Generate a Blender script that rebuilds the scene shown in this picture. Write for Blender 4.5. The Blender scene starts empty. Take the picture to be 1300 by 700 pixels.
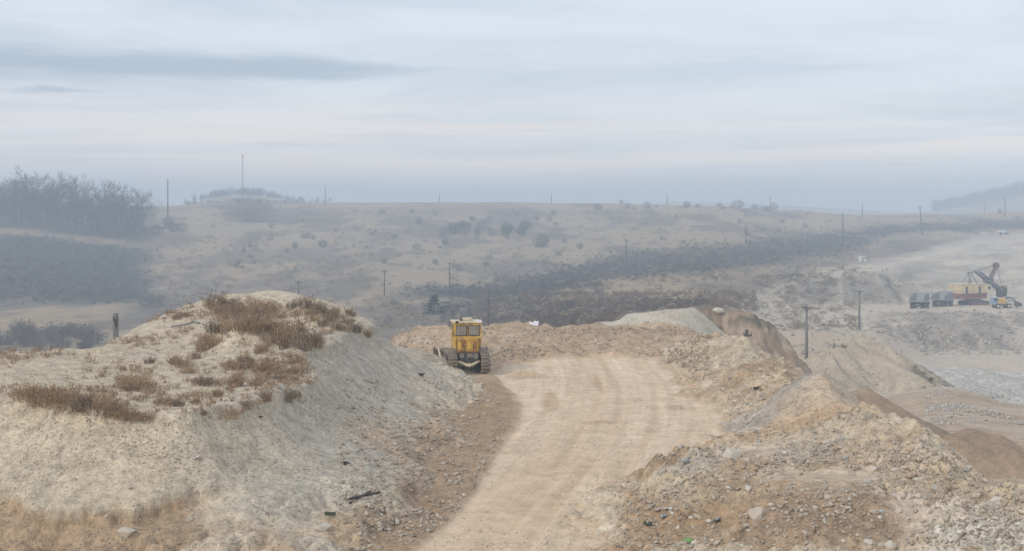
import bpy, bmesh, math, random
import numpy as np

# ------------------------------------------------------------------ camera
F, H, HY = 1786.0, 9.66, 268.0          # focal length (px of a 1300 px wide frame), eye height, horizon row
scene = bpy.context.scene
COL = scene.collection
cam_data = bpy.data.cameras.new('camera')
cam = bpy.data.objects.new('camera', cam_data)
COL.objects.link(cam)
cam.location = (0, 0, H)
cam.rotation_euler = (math.radians(90), 0, 0)
cam_data.sensor_width = 36.0
cam_data.lens = 36.0 * F / 1300.0
cam_data.shift_y = -(350.0 - HY) / 1300.0
cam_data.clip_start = 0.5
cam_data.clip_end = 30000
scene.camera = cam

# ------------------------------------------------------------------ world, sun, exposure
SUN_EL, SUN_AZ = math.radians(33), math.radians(222)     # veiled sun, behind and left of the viewer
world = bpy.data.worlds.new('World')
scene.world = world
world.use_nodes = True
wt = world.node_tree
wt.nodes.clear()


class NT:
    """small helper round a node tree"""
    def __init__(s, t): s.t = t
    def n(s, kind, **kw):
        o = s.t.nodes.new(kind)
        for k, v in kw.items(): setattr(o, k, v)
        return o
    def put(s, sock, v):
        if hasattr(v, 'is_linked'): s.t.links.new(v, sock)
        else: sock.default_value = v
    def m(s, op, a, b=None, c=None, clamp=False):
        o = s.n('ShaderNodeMath', operation=op, use_clamp=clamp)
        s.put(o.inputs[0], a)
        if b is not None: s.put(o.inputs[1], b)
        if c is not None: s.put(o.inputs[2], c)
        return o.outputs[0]
    def step(s, v, a, b, lo=0.0, hi=1.0):
        o = s.n('ShaderNodeMapRange', interpolation_type='SMOOTHSTEP')
        s.put(o.inputs[0], v); s.put(o.inputs[1], a); s.put(o.inputs[2], b); s.put(o.inputs[3], lo); s.put(o.inputs[4], hi)
        return o.outputs[0]
    def mix(s, f, a, b, blend='MIX'):
        o = s.n('ShaderNodeMix', data_type='RGBA', blend_type=blend)
        s.put(o.inputs[0], f)
        s.put(o.inputs[6], a if hasattr(a, 'is_linked') else (*a, 1) if len(a) == 3 else a)
        s.put(o.inputs[7], b if hasattr(b, 'is_linked') else (*b, 1) if len(b) == 3 else b)
        return o.outputs[2]
    def noise(s, vec, scale, detail=4.0, rough=0.5, dist=0.0):
        o = s.n('ShaderNodeTexNoise')
        if vec is not None: s.put(o.inputs['Vector'], vec)
        o.inputs['Scale'].default_value = scale; o.inputs['Detail'].default_value = detail
        o.inputs['Roughness'].default_value = rough; o.inputs['Distortion'].default_value = dist
        return o.outputs[0]
    def vec(s, x, y, z):
        o = s.n('ShaderNodeCombineXYZ')
        s.put(o.inputs[0], x); s.put(o.inputs[1], y); s.put(o.inputs[2], z)
        return o.outputs[0]


w = NT(wt)
tc = w.n('ShaderNodeTexCoord')
sep = w.n('ShaderNodeSeparateXYZ')
wt.links.new(tc.outputs['Generated'], sep.inputs[0])
dx, dy, dz = sep.outputs
zc = w.m('MAXIMUM', dz, 0.0)
az = w.m('ARCTAN2', dx, dy)
den = w.m('ADD', zc, 0.05)
pl = w.vec(w.m('DIVIDE', dx, den), w.m('DIVIDE', dy, den), 0.0)     # cloud deck seen in perspective
n_big = w.noise(pl, 0.42, 5, 0.55, 0.4)
n_fine = w.noise(pl, 1.3, 6, 0.6, 0.8)
sky = w.n('ShaderNodeTexSky', sky_type='NISHITA', sun_disc=False, sun_elevation=SUN_EL, sun_rotation=SUN_AZ,
          air_density=1.0, dust_density=2.5, ozone_density=1.5)
deck_hi = (6.9, 7.25, 7.85)
deck_lo = (5.6, 6.1, 6.9)
deck = w.mix(w.step(n_big, 0.40, 0.62), deck_hi, deck_lo)
deck = w.mix(w.m('MULTIPLY', w.step(n_fine, 0.50, 0.72), 0.28), deck, (7.6, 7.9, 8.2))
glow = w.m('MULTIPLY', w.step(zc, 0.012, 0.034), w.step(zc, 0.095, 0.038))
band = w.noise(w.vec(w.m('MULTIPLY', az, 2.2), w.m('MULTIPLY', zc, 55.0), 3.0), 1.0, 4, 0.55, 0.3)
glow = w.m('MULTIPLY', glow, w.step(band, 0.36, 0.60, 0.25, 1.0))
deck = w.mix(w.m('MULTIPLY', glow, 0.85), deck, (10.4, 9.0, 8.1))
# long grey streak cloud hanging on the left, and a small one under it
wob = w.m('MULTIPLY', w.m('SUBTRACT', w.noise(w.vec(w.m('MULTIPLY', az, 9.0), w.m('MULTIPLY', zc, 60.0), 0.0), 1.0, 5, 0.6), 0.5), 0.022)
el_w = w.m('ADD', zc, wob)
def streak(az0, az1, elc, th, k):
    along = w.m('MULTIPLY', w.step(az, az1, az1 - 0.16 * k), w.step(az, az0, az0 + 0.05))
    tck = w.m('MULTIPLY', w.step(az, az1 + 0.01, az1 - 0.28 * k, 0.22, 1.0), th)
    up = w.step(w.m('DIVIDE', w.m('SUBTRACT', el_w, elc), tck), 1.0, 0.25)
    dn = w.step(w.m('DIVIDE', w.m('SUBTRACT', elc, el_w), tck), 0.9, 0.0)
    return w.m('MULTIPLY', along, w.m('MULTIPLY', up, dn))
st = w.m('MAXIMUM', streak(-0.60, 0.0, 0.0985, 0.0165, .85), w.m('MULTIPLY', streak(-0.36, -0.27, 0.081, 0.004, 0.3), 0.8))
deck = w.mix(w.m('MULTIPLY', st, 0.85), deck, (3.3, 4.1, 5.2))
full = w.mix(0.80, sky.outputs[0], deck)
bg = w.n('ShaderNodeBackground')
wt.links.new(full, bg.inputs[0])
bg.inputs[1].default_value = 0.131
wo = w.n('ShaderNodeOutputWorld')
wt.links.new(bg.outputs[0], wo.inputs[0])

sun_data = bpy.data.lights.new('sun', 'SUN')
sun_data.energy = 1.5
sun_data.angle = math.radians(10)
sun_data.color = (1.0, 0.94, 0.86)
sun = bpy.data.objects.new('sun', sun_data)
COL.objects.link(sun)
sun.rotation_euler = (math.pi / 2 - SUN_EL, 0, math.pi - SUN_AZ)
sun.location = (-30, -40, 60)

scene.view_settings.view_transform = 'Standard'
scene.view_settings.look = 'None'
scene.view_settings.exposure = 0.0
scene.view_settings.gamma = 1.0
scene.render.engine = 'CYCLES'
scene.cycles.use_denoising = True
scene.cycles.use_adaptive_sampling = False
try:
    scene.cycles.denoiser = 'OPENIMAGEDENOISE'
except Exception:
    pass
scene.cycles.max_bounces = 6
scene.cycles.diffuse_bounces = 3
scene.cycles.volume_bounces = 2
scene.cycles.transparent_max_bounces = 12

# ------------------------------------------------------------------ noise in numpy
_T = np.random.RandomState(7).rand(512 * 512).astype(np.float32)


def _hash(ix, iy, s):
    return _T[((iy + 71 * s) & 511) * 512 + ((ix + 131 * s + 37 * (s >> 2)) & 511)]


def vn(x, y, s=0):
    x = np.asarray(x, np.float32); y = np.asarray(y, np.float32)
    ix, iy = np.floor(x).astype(np.int32), np.floor(y).astype(np.int32)
    fx, fy = x - ix, y - iy
    fx = fx * fx * (3 - 2 * fx); fy = fy * fy * (3 - 2 * fy)
    ox = 131 * s + 37 * (s >> 2); oy = 71 * s
    x0, x1 = (ix + ox) & 511, (ix + ox + 1) & 511
    y0, y1 = ((iy + oy) & 511) * 512, ((iy + oy + 1) & 511) * 512
    a, b = _T[y0 + x0], _T[y0 + x1]
    c, d = _T[y1 + x0], _T[y1 + x1]
    a = a + (b - a) * fx
    return a + (c + (d - c) * fx - a) * fy


def fbm(x, y, o=4, s=0, g=0.5):
    t, a, n = 0, 1.0, 0
    for i in range(o):
        t = t + a * vn(x * 2 ** i + 17.3 * i, y * 2 ** i - 9.1 * i, s + i); n += a; a *= g
    return t / n - 0.5


def worley(x, y, s=0):
    ix, iy = np.floor(x).astype(np.int32), np.floor(y).astype(np.int32)
    d1 = np.full(x.shape, 9.0, np.float32); cid = np.zeros(x.shape, np.float32)
    for ox in (-1, 0, 1):
        for oy in (-1, 0, 1):
            cx, cy = ix + ox, iy + oy
            px = cx + _hash(cx, cy, s); py = cy + _hash(cx, cy, s + 7)
            d = (px - x) ** 2 + (py - y) ** 2
            m = d < d1
            d1 = np.where(m, d, d1); cid = np.where(m, _hash(cx, cy, s + 13), cid)
    return np.sqrt(d1), cid


def ss(a, b, v):
    t = np.clip((v - a) / (b - a), 0, 1)
    return t * t * (3 - 2 * t)


def tps(pts):
    """thin plate spline z(x, y) through world points"""
    P = np.array(pts, float); n = len(P); c = P[:, :2].mean(0); sc = 30.0
    q = (P[:, :2] - c) / sc
    r2 = ((q[:, None] - q[None]) ** 2).sum(-1)
    K = 0.5 * r2 * np.log(r2 + 1e-12) + np.eye(n) * 0.002
    A = np.zeros((n + 3, n + 3)); A[:n, :n] = K; A[:n, n] = 1; A[:n, n + 1:] = q; A[n, :n] = 1; A[n + 1:, :n] = q.T
    wgt = np.linalg.solve(A, np.concatenate([P[:, 2], [0, 0, 0]]))
    def f(x, y):
        x = (x - c[0]) / sc; y = (y - c[1]) / sc
        z = wgt[n] + wgt[n + 1] * x + wgt[n + 2] * y
        for i in range(n):
            r2 = (x - q[i, 0]) ** 2 + (y - q[i, 1]) ** 2
            z = z + wgt[i] * 0.5 * r2 * np.log(r2 + 1e-12)
        return z
    return f


def at(px, py, Y):
    return ((px - 650.0) / F * Y, Y, H - (py - HY) / F * Y)


def atz(px, Y, Z):
    return ((px - 650.0) / F * Y, Y, Z)


# ------------------------------------------------------------------ terrain grid (fan of rows and columns)
def geo(a, b, q):
    n = max(2, int(round(math.log(b / a) / q)))
    return np.exp(np.linspace(math.log(a), math.log(b), n + 1))


ROWS = np.concatenate([geo(5, 30, 0.05)[:-1], geo(30, 36, 0.004)[:-1], geo(36, 50, 0.0017)[:-1], geo(50, 120, 0.0027)[:-1], geo(120, 460, 0.0036)[:-1], geo(460, 780, 0.0042)[:-1], geo(780, 1300, 0.008)[:-1], geo(1300, 3500, 0.012)])
tin = np.linspace(-0.42, 0.44, 600)
tl = -0.42 - (np.exp(np.linspace(0, 1, 26)[1:] * 1.7) - 1) * 0.40
tr = 0.44 + (np.exp(np.linspace(0, 1, 26)[1:] * 1.7) - 1) * 0.40
TS = np.concatenate([tl[::-1], tin, tr])
NR, NC = len(ROWS), len(TS)
YY = np.repeat(ROWS[:, None], NC, 1)
XX = YY * TS[None]
UU = 650 + F * XX / YY

# far ground: for a few image columns the row at which the ground lies at each distance
Z_ = lambda Y, z: HY + F * (H - z) / Y
FAR = {
    -400: [(30, Z_(30, -12)), (60, Z_(60, -14)), (150, Z_(150, -16)), (300, 440), (420, 395), (520, 350), (620, 312), (700, 287), (800, 268), (1000, 262), (1400, 262), (3500, 272)],
    0: [(30, Z_(30, -12)), (60, Z_(60, -14)), (150, Z_(150, -16)), (300, 440), (420, 395), (520, 350), (620, 312), (700, 287), (800, 270), (1000, 264), (1400, 264), (3500, 272)],
    200: [(30, Z_(30, -12)), (60, Z_(60, -14)), (150, Z_(150, -16)), (300, 440), (420, 400), (520, 362), (650, 322), (750, 292), (900, 270), (1100, 262), (1400, 266), (3500, 272)],
    310: [(30, Z_(30, -12)), (60, Z_(60, -14)), (150, Z_(150, -16)), (300, 435), (420, 390), (550, 345), (700, 307), (820, 282), (1000, 261), (1150, 259), (1400, 266), (3500, 272)],
    450: [(30, Z_(30, -12)), (60, Z_(60, -14)), (150, Z_(150, -15)), (300, 425), (435, 380), (550, 341), (700, 305), (850, 275), (1000, 258.5), (1100, 258), (1300, 265), (3500, 272)],
    600: [(30, Z_(30, -12)), (60, Z_(60, -14)), (150, Z_(150, -14)), (286, 423), (370, 399), (435, 380), (550, 345), (700, 308), (850, 276), (1000, 258), (1100, 257.5), (1300, 265), (3500, 272)],
    750: [(30, Z_(30, -10)), (60, Z_(60, -10)), (130, Z_(130, -8)), (200, 421), (300, 396), (400, 370), (500, 347), (574, 331), (700, 305), (850, 279), (1000, 258.5), (1100, 258), (1300, 266), (3500, 272)],
    900: [(30, Z_(30, -8)), (60, Z_(60, -8)), (130, Z_(130, -6)), (180, 417), (250, 394), (330, 374), (420, 352), (450, 345), (560, 318), (640, 306), (750, 287), (950, 262), (1100, 262), (1300, 267), (3500, 272)],
    1000: [(30, Z_(30, -8)), (60, Z_(60, -8)), (110, Z_(110, -8)), (150, Z_(150, -10)), (210, 458), (260, 430), (330, 405), (370, 392), (398, 386), (414, 349), (450, 345), (520, 334), (600, 315), (700, 300), (850, 281), (950, 271), (1050, 266.5), (1300, 269), (3500, 272)],
    1100: [(30, Z_(30, -7.5)), (60, Z_(60, -7.5)), (100, Z_(100, -8)), (150, Z_(150, -10.5)), (190, 496), (240, 455), (300, 420), (370, 393), (402, 386), (420, 343), (480, 338), (560, 332), (650, 310), (750, 298), (800, 286), (900, 277), (1000, 274.5), (1300, 273), (3500, 272)],
    1200: [(30, Z_(30, -7.5)), (60, Z_(60, -7.5)), (95, Z_(95, -7.5)), (140, Z_(140, -9)), (165, Z_(165, -11)), (195, 512), (230, 488), (270, 463), (300, 455), (322, 447), (343, 403), (352, 396), (370, 392), (415, 383), (440, 366), (520, 341), (620, 319), (760, 298), (800, 291), (900, 277), (1000, 273), (1300, 272), (3500, 272)],
    1300: [(30, Z_(30, -7.5)), (60, Z_(60, -7.5)), (95, Z_(95, -7.5)), (140, Z_(140, -10)), (165, Z_(165, -13)), (195, 530), (230, 500), (276, 466), (305, 455), (326, 447), (348, 402), (358, 396), (385, 389), (425, 377), (500, 337), (600, 316), (700, 301), (770, 296), (850, 281), (1000, 270), (1300, 271), (3500, 272)],
}
FAR[1700] = FAR[1300]
cols = sorted(FAR)
prof = []
ly = np.log(ROWS)
for c in cols:
    a = np.array(FAR[c]); zz = H - (a[:, 1] - HY) / F * a[:, 0]
    prof.append(np.interp(ly, np.log(a[:, 0]), zz))
prof = np.array(prof)                                   # columns x rows
uc = np.clip(UU, cols[0], cols[-1])
ci = np.clip(np.searchsorted(cols, uc, side='right') - 1, 0, len(cols) - 2)
ca = np.array(cols, float)
ft = (uc - ca[ci]) / (ca[ci + 1] - ca[ci]); ft = ft * ft * (3 - 2 * ft)
ri = np.repeat(np.arange(NR)[:, None], NC, 1)
ZF = prof[ci, ri] * (1 - ft) + prof[ci + 1, ri] * ft
# broad swells of the meadow, far hills
ZF += ss(250, 500, YY) * (1 - ss(0, 60, UU - 930) * (1 - ss(560, 700, YY))) * (fbm(XX / 90, YY / 130, 3, 5) * 5.0 + fbm(XX / 22, YY / 40, 3, 9) * 1.3) * (1 - 0.6 * ss(900, 1000, YY))
def ridge(px0, px1, Yc, wid, top, skew=0.5, s=0):
    u = (UU - px0) / (px1 - px0)
    prof_u = ss(0, skew, u) * (1 - ss(skew, 1, u))
    return top * prof_u * np.exp(-((YY - Yc) / wid) ** 2) * (1 + 0.25 * fbm(XX / 160, YY / 160, 3, s))
ZF = np.maximum(ZF, -60)
ZF += ridge(1130, 1900, 2050, 260, 42, 0.30, 3)
ZF += ridge(180, 430, 1330, 140, 12.5, 0.5, 4)
ZF += ridge(560, 1250, 2600, 330, 22, 0.45, 6)
ZF += ridge(-700, 250, 900, 120, 9, 0.6, 8)
QM = ss(915, 1010, UU + fbm(XX / 25, YY / 25, 3, 77) * 60) * (1 - ss(600, 660, YY))           # quarry share

def seg_cone(pts, slope, r0=0.0, rough=0.0, sc=3.0, s=0):
    """a heap: ridge line through pts (x, y, z), straight flanks"""
    best = np.full(XX.shape, -999.0)
    for (x0, y0, z0), (x1, y1, z1) in zip(pts[:-1], pts[1:]):
        vx, vy = x1 - x0, y1 - y0
        t = np.clip(((XX - x0) * vx + (YY - y0) * vy) / (vx * vx + vy * vy + 1e-9), 0, 1)
        d = np.hypot(XX - x0 - t * vx, YY - y0 - t * vy)
        best = np.maximum(best, z0 + t * (z1 - z0) - slope * np.maximum(0, d - r0))
    if rough: best = best + rough * fbm(XX / sc, YY / sc, 4, s)
    return best

# quarry relief: cliffs, ledges and rubble
LZ = [('far', ZF)]
crag = np.abs(fbm(XX / 9, YY / 30, 4, 21)) * 2
steep_q = np.abs(np.gradient(ZF, axis=0) / np.gradient(YY, axis=0))
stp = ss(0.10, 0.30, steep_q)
rub_q = ss(180, 190, YY) * (1 - ss(255, 268, YY)) * ss(1150, 1210, UU)
wl1, wi1 = worley(XX / 4.2, YY / 5.0, 31)
ZF = ZF + QM * ss(120, 170, YY) * (stp * (-3.6 * crag + 1.8 * fbm(XX / 4, YY / 9, 4, 23)) + 0.9 * fbm(XX / 16, YY / 22, 4, 24) * 2 * ss(395, 430, YY) + 0.45 * fbm(XX / 6, YY / 9, 4, 25)
          + rub_q * (1.5 * (0.55 - wl1) + 0.6 * wi1 + 1.2 * fbm(XX / 3, YY / 3, 4, 27)))
UUn = UU + fbm(XX / 12, YY / 12, 3, 28) * 50
VF = HY + F * (H - ZF) / YY + fbm(XX / 8, YY / 12, 4, 30) * 12
cl_low = ss(394, 402, VF) * (1 - ss(444, 452, VF)) * ss(1085, 1125, UUn) * (YY > 300) * (YY < 365)
cl_up = ss(345, 352, VF) * (1 - ss(383, 390, VF)) * ss(955, 985, UUn) * (1 - ss(1120, 1175, UUn)) * (YY > 385) * (YY < 470)
ZF = ZF + cl_low * (1.9 * (0.5 - wl1) + 2.4 * fbm(XX / 6, YY / 8, 4, 29)) + cl_up * (2.6 * fbm(XX / 5, YY / 14, 4, 32) - 1.5 * np.abs(fbm(XX / 3, YY / 20, 3, 34)))

up_q = ss(425, 450, YY) * (1 - ss(690, 740, YY)) * ss(1060, 1110, UUn)
zt_ = ZF + 1.6 * fbm(XX / 25, YY / 25, 3, 36)
stp_h = 2.6
fz = zt_ / stp_h - np.floor(zt_ / stp_h)
bench_z = (np.floor(zt_ / stp_h) + ss(.62, .95, fz)) * stp_h
riser = ss(.60, .72, fz) * (1 - ss(.90, 1.0, fz)) * up_q
ZF = ZF + up_q * .75 * (bench_z - zt_) + up_q * .7 * fbm(XX / 5, YY / 7, 4, 38)
pale = seg_cone([at(775, 409, 150), at(812, 399, 149), at(858, 394, 147)], 0.9, 1.4, 0.7, 4, 41)
pale = np.minimum(pale, 20)
pale2 = seg_cone([at(820, 404, 156), at(862, 393, 160)], 0.9, 2, 1.0, 3.0, 43)
cliff = seg_cone([at(800, 398, 190), at(880, 389, 178), at(938, 394, 178), at(962, 404, 180)], 1.25, 1.6, 1.4, 3.5, 45)
cliff = cliff - 2.6 * np.abs(fbm(XX / 2.6 + YY / 9, YY / 5, 4, 47)) * 2 * ss(-1.2, -3.5, cliff)
mound = seg_cone([at(1052, 444, 196), at(1090, 425, 204), at(1122, 436, 200), at(1150, 461, 194), at(1175, 487, 188)], 0.66, 0.8, 1.3, 4.5, 49)
mound = mound - 1.7 * np.abs(fbm(XX / 1.8 + YY / 5, YY / 7, 4, 51)) * 2
sand1 = seg_cone([at(1062, 505, 118), at(1098, 494, 122)], 0.60, 0.5, 0.35, 3, 53)
sand2 = seg_cone([at(1150, 545, 100), at(1172, 536, 104)], 0.55, 0.4, 0.3, 3, 55)
sand3 = seg_cone([at(1212, 553, 94), at(1232, 546, 97), at(1262, 553, 97), at(1282, 575, 93)], 0.58, 0.5, 0.35, 2.5, 57)
shelf = seg_cone([at(1150, 510, 148), at(1215, 522, 140), at(1290, 545, 130), at(1400, 580, 122)], 0.32, 4.0, 1.2, 4, 59)

# near platform, back berm
Yb = np.interp(UU, [-600, 250, 470, 520, 900, 960, 1100], [60, 70, 94, 106, 107, 98, 90])
Yb = Yb + fbm(UU / 30, YY * 0 + 3.3, 3, 61) * 5
berm = 0.85 * ss(86, 104, YY + fbm(XX / 6, YY / 6, 3, 63) * 9) * ss(440, 560, UU)
cY = [20, 30, 36, 41, 43, 46.5, 51, 56, 62, 75, 90, 98, 104]
cX = [30, 21, 16.5, 14.75, 13.9, 13.6, 13.65, 13.6, 13.26, 13.9, 13.96, 13.7, 12.5]
XC = np.interp(YY, cY, cX) + fbm(YY / 5, YY * 0 + 1.7, 3, 65) * 1.2
over = np.maximum(0, XX - XC - 0.4)
G = 0.12 * fbm(XX / 14, YY / 14, 3, 67) + berm - 0.62 * np.maximum(0, YY - Yb) - 0.80 * over - 0.30 * np.maximum(0, 26 - YY)
# road: slightly sunk between its banks, with ruts along it
road_c = np.polyval(np.polyfit([30, 40, 49, 63, 75, 90], [-1.6, -0.2, 1.5, 3.9, 5.0, 5.2], 3), np.clip(YY, 28, 92))
RUT = XX - road_c

# right spoil bank
bank_pts = [at(900, 430, 98), at(927, 435, 90), at(982, 464, 75), at(1032, 488, 62), at(1083, 520, 56), at(1128, 548, 51), at(1174, 585, 46.5), at(1229, 616, 43), at(1288, 634, 41)]
bank_pts += [atz(870, 85.4, 0), atz(914, 70.7, 0), atz(941, 64.6, 0.05), atz(900, 58, 0), atz(850, 52, 0), atz(800, 44.6, 0), atz(770, 40.9, 0), atz(740, 36, 0)]
bank_pts += [(atz(870, 85.4, 0)[0] - 4, 85, -1.6), (atz(900, 70, 0)[0] - 4, 70, -1.6), (atz(900, 62, 0)[0] - 4, 62, -1.6), (atz(850, 52, 0)[0] - 4, 52, -1.6), (atz(770, 41, 0)[0] - 4, 41, -1.6), (atz(730, 34, 0)[0] - 4, 34, -1.6)]
bank_pts += [at(1000, 545, 59), at(985, 560, 57), at(930, 580, 50.5), at(885, 585, 49), at(1050, 590, 48.5), at(1010, 620, 44), at(1050, 636, 42.2), at(960, 640, 42.7), at(900, 650, 42), at(1100, 665, 39.6), at(1200, 680, 38.4), at(850, 690, 39.6), at(950, 470, 79), at(955, 500, 70)]
bank_pts += [atz(1000, 33, 0.5), atz(1250, 33, 0.9), (18, 45, 1.0), (18, 60, 1.4), (18, 75, 1.2), (17, 95, 0.9), (22, 36, 1.2)]
NEAR = ROWS < 170
nr = int(NEAR.sum())
Xn, Yn = XX[:nr], YY[:nr]
BK = np.full(XX.shape, -99.0)
BK[:nr] = tps(bank_pts)(Xn, Yn)
bw, bi = worley(Xn / 1.15, Yn / 1.15, 71)
bw2, bi2 = worley(Xn / 0.5, Yn / 0.5, 73)
smooth_gap = np.exp(-(((Xn - 14.0) / 4.5) ** 2 + ((Yn - 61) / 2.6) ** 2)) + np.exp(-(((Xn - 9.6) / 2.2) ** 2 + ((Yn - 43.5) / 2.4) ** 2)) + np.exp(-(((Xn - 8.6) / 1.5) ** 2 + ((Yn - 51.5) / 2.0) ** 2))
RB = 1 - np.clip(smooth_gap, 0, 1)
BK[:nr] += RB * (0.42 * (0.5 - bw) + 0.34 * bi * (fbm(Xn / 5, Yn / 5, 2, 75) + 0.5) + 0.30 * (0.5 - bw2) + 0.9 * fbm(Xn / 3.2, Yn / 3.2, 4, 77)) + 0.45 * fbm(Xn / 6.5, Yn / 6.5, 3, 79)
for (px, py, hgt, r) in [(885, 588, 0.5, 1.4), (1045, 634, 0.55, 2.0), (1040, 492, 0.4, 2.2), (945, 448, 0.5, 3.0), (1245, 660, 0.35, 1.8)]:
    Yg = {885: 49, 1045: 42.4, 1040: 62.5, 945: 86, 1245: 40}[px]
    xg = (px - 650) / F * Yg
    BK[:nr] += hgt * np.exp(-(((Xn - xg) ** 2 + (Yn - Yg) ** 2) / r ** 2))
BK = BK - 0.80 * over - 0.62 * np.maximum(0, YY - 103)
BK = np.where(YY < 28, -50, BK)

# left gravel heap: a flat top cut by steep flanks
P_pts = [at(0, 505, 47), at(80, 522, 44.7), at(180, 530, 44), at(250, 530, 44), at(320, 510, 47.7), at(395, 487, 52.7), at(402, 445, 61), at(445, 420, 67.7),
         at(100, 490, 51.5), at(200, 490, 51.5), at(300, 472, 55.5), at(200, 440, 65), at(290, 440, 63.5), at(280, 402, 74), at(350, 402, 72), at(330, 372, 86), at(300, 377, 83), at(272, 380, 82),
         at(233, 386, 80), at(194, 403, 75), at(146, 424, 70.5), at(112, 445, 65), at(60, 453, 60), at(20, 458, 58), at(369, 378, 81), at(417, 381, 79), at(450, 387, 77), at(478, 409, 73)]
P_pts += [(-22, 40, 3.0), (-12, 39, 2.9), (-30, 50, 3.4), (-32, 68, 2.2), (0, 60, 3.4), (-2, 74, 3.7), (-8, 92, 2.5), (-20, 92, -1.0), (-30, 82, -1.0)]
S_pts = [at(0, 505, 47), at(80, 522, 44.7), at(180, 530, 44), at(250, 530, 44), at(320, 510, 47.7), at(395, 487, 52.7), at(402, 445, 61), at(445, 420, 67.7), at(478, 409, 73)]
S_pts += [at(478, 470, 64), at(520, 500, 66), at(450, 500, 59), at(400, 560, 50), at(470, 560, 53), at(500, 600, 48.5), at(300, 600, 44.5), at(400, 640, 43), at(440, 660, 42), at(200, 600, 42), at(100, 600, 42), at(0, 582, 43.5),
          at(100, 640, 40.8), at(100, 695, 39.2), at(250, 690, 39.2), at(350, 700, 39), at(420, 700, 39.3), at(0, 700, 39.2), at(540, 470, 78), at(505, 440, 75), at(320, 560, 46)]
S_pts += [atz(592, 69.8, 0), atz(602, 77, 0), atz(585, 59, 0), atz(548, 50.5, 0), atz(512, 44, 0), atz(480, 39.9, 0), atz(440, 35, -0.3), atz(100, 36, -0.6), atz(300, 36, -0.6), atz(-150, 38, 0.0), atz(-150, 44, 2.6)]
S_pts += [(1.2, 72, -2.0), (0.5, 60, -2.2), (-0.8, 50, -2.4), (-2.0, 42, -2.2), (-4, 34, -2.2), (1.5, 84, -1.5), atz(560, 90, 0.1), atz(500, 95, 0.0)]
S_pts += [at(0, 470, 53)[:2] + (5.6,), at(180, 480, 51)[:2] + (5.8,), at(300, 470, 55)[:2] + (5.8,), at(360, 430, 65)[:2] + (6.0,), at(410, 400, 74)[:2] + (6.0,), (-14, 68, 8.5), (-24, 65, 8.5)]
HP = np.full(XX.shape, -99.0)
Pz = tps(P_pts)(Xn, Yn); Sz = tps(S_pts)(Xn, Yn)
Pz = Pz + 0.30 * fbm(Xn / 5, Yn / 5, 3, 81) + 0.12 * fbm(Xn / 1.2, Yn / 1.2, 3, 83) + 0.5 * np.maximum(0, fbm(Xn / 3.0, Yn / 3.0, 2, 84) - 0.08)
for (px, Y, hgt, rx, ry) in [(322, 62, 1.15, 1.5, 1.7), (375, 57, .5, 1.3, 1.6), (275, 66, .5, 1.6, 1.6), (400, 74, .55, 1.2, 1.6), (300, 78, .45, 1.4, 1.4), (150, 60, .35, 1.4, 1.4), (25, 57, 0.35, 1.7, 1.7), (75, 60, 0.3, 1.5, 1.6), (385, 60, 0.35, 1.2, 1.9), (440, 69, 0.25, 1.4, 1.4)]:
    xg = (px - 650) / F * Y
    Pz = Pz + hgt * np.exp(-(((Xn - xg) / rx) ** 2 + ((Yn - Y) / ry) ** 2) ** 1.4)
flow = Xn * 0.8 + Yn * 0.25
Sz = Sz + 0.25 * fbm(flow / 1.6, (Yn - Xn) / 7, 4, 85) + 0.10 * fbm(Xn / 0.6, Yn / 0.6, 3, 87) + 0.35 * fbm(Xn / 4.5, Yn / 4.5, 3, 86)
fr = ss(-8.0, -11.0, Xn)
gul = np.abs(fbm(Xn / 1.5 + .6 * Yn * fbm(Xn / 6, Yn / 6, 2, 80) * .2 + .5 * fbm(Xn / 3, Yn / 3, 2, 97), Yn / 9, 4, 98)) * fr + .12 * fr + np.abs(fbm(Yn / 2.0 - Xn / 6, Xn / 8, 4, 99)) * (1 - fr)
Sz = Sz - 0.40 * np.maximum(0, .16 - gul) / .16 * ss(.15, .9, Sz) * (0.35 + fbm(Xn / 5, Yn / 5, 2, 94)) + 0.16 * (0.5 - bw2) * ss(-.1, .2, fbm(Xn / 4, Yn / 4, 3, 90)) + 0.25 * (0.5 - bw) * fr * ss(1.4, .9, Sz) + 0.18 * np.round(3 * fbm(Xn / 2.4, Yn / 2.4, 3, 82)) / 3
toe = 1 - ss(0.2, 1.5, Sz)
Sz = Sz + toe * (0.35 * (0.5 - bw) + 0.2 * (0.5 - bw2) + 0.2 * bi)
dPS = Pz - Sz + 0.25 * fbm(Xn / 1.5, Yn / 1.5, 3, 88)
HP[:nr] = np.where(dPS < 0, Pz, np.minimum(Pz, Sz)) - (0.30 * ss(0.0, 0.22, dPS)) * ss(0.8, 2.0, Sz)
# slumped crust above the brown cut low on the left
zc_ = 1.15 + 0.5 * fbm(Xn / 2.2, Yn * 0, 3, 89)
HP[:nr] -= 0.45 * ss(0.10, -0.02, HP[:nr] - zc_) * (1 - ss(-9.6, -8.0, Xn)) * (Yn < 44)
HP = HP - 0.75 * np.maximum(0, YY - np.interp(UU, [-400, 0, 60, 112, 150, 200, 330, 450, 520], [57, 57, 59, 64.5, 69.5, 75, 86.5, 82, 92]))

layers = [ZF, pale, pale2, cliff, mound, sand1, sand2, sand3, shelf, G, BK, HP]
names = ['far', 'pale', 'pale', 'cliff', 'mound', 'sand1', 'sand2', 'sand3', 'shelf', 'plat', 'bank', 'heap']
ZZ = ZF.copy(); LAB = np.zeros(XX.shape, np.int8)
for i, L in enumerate(layers[1:], 1):
    m = L > ZZ
    ZZ = np.where(m, L, ZZ); LAB = np.where(m, i, LAB)
uniq = {n: [i for i, q in enumerate(names) if q == n] for n in set(names)}
def is_lab(n): return np.isin(LAB, uniq[n])
plat = is_lab('plat')
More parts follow.
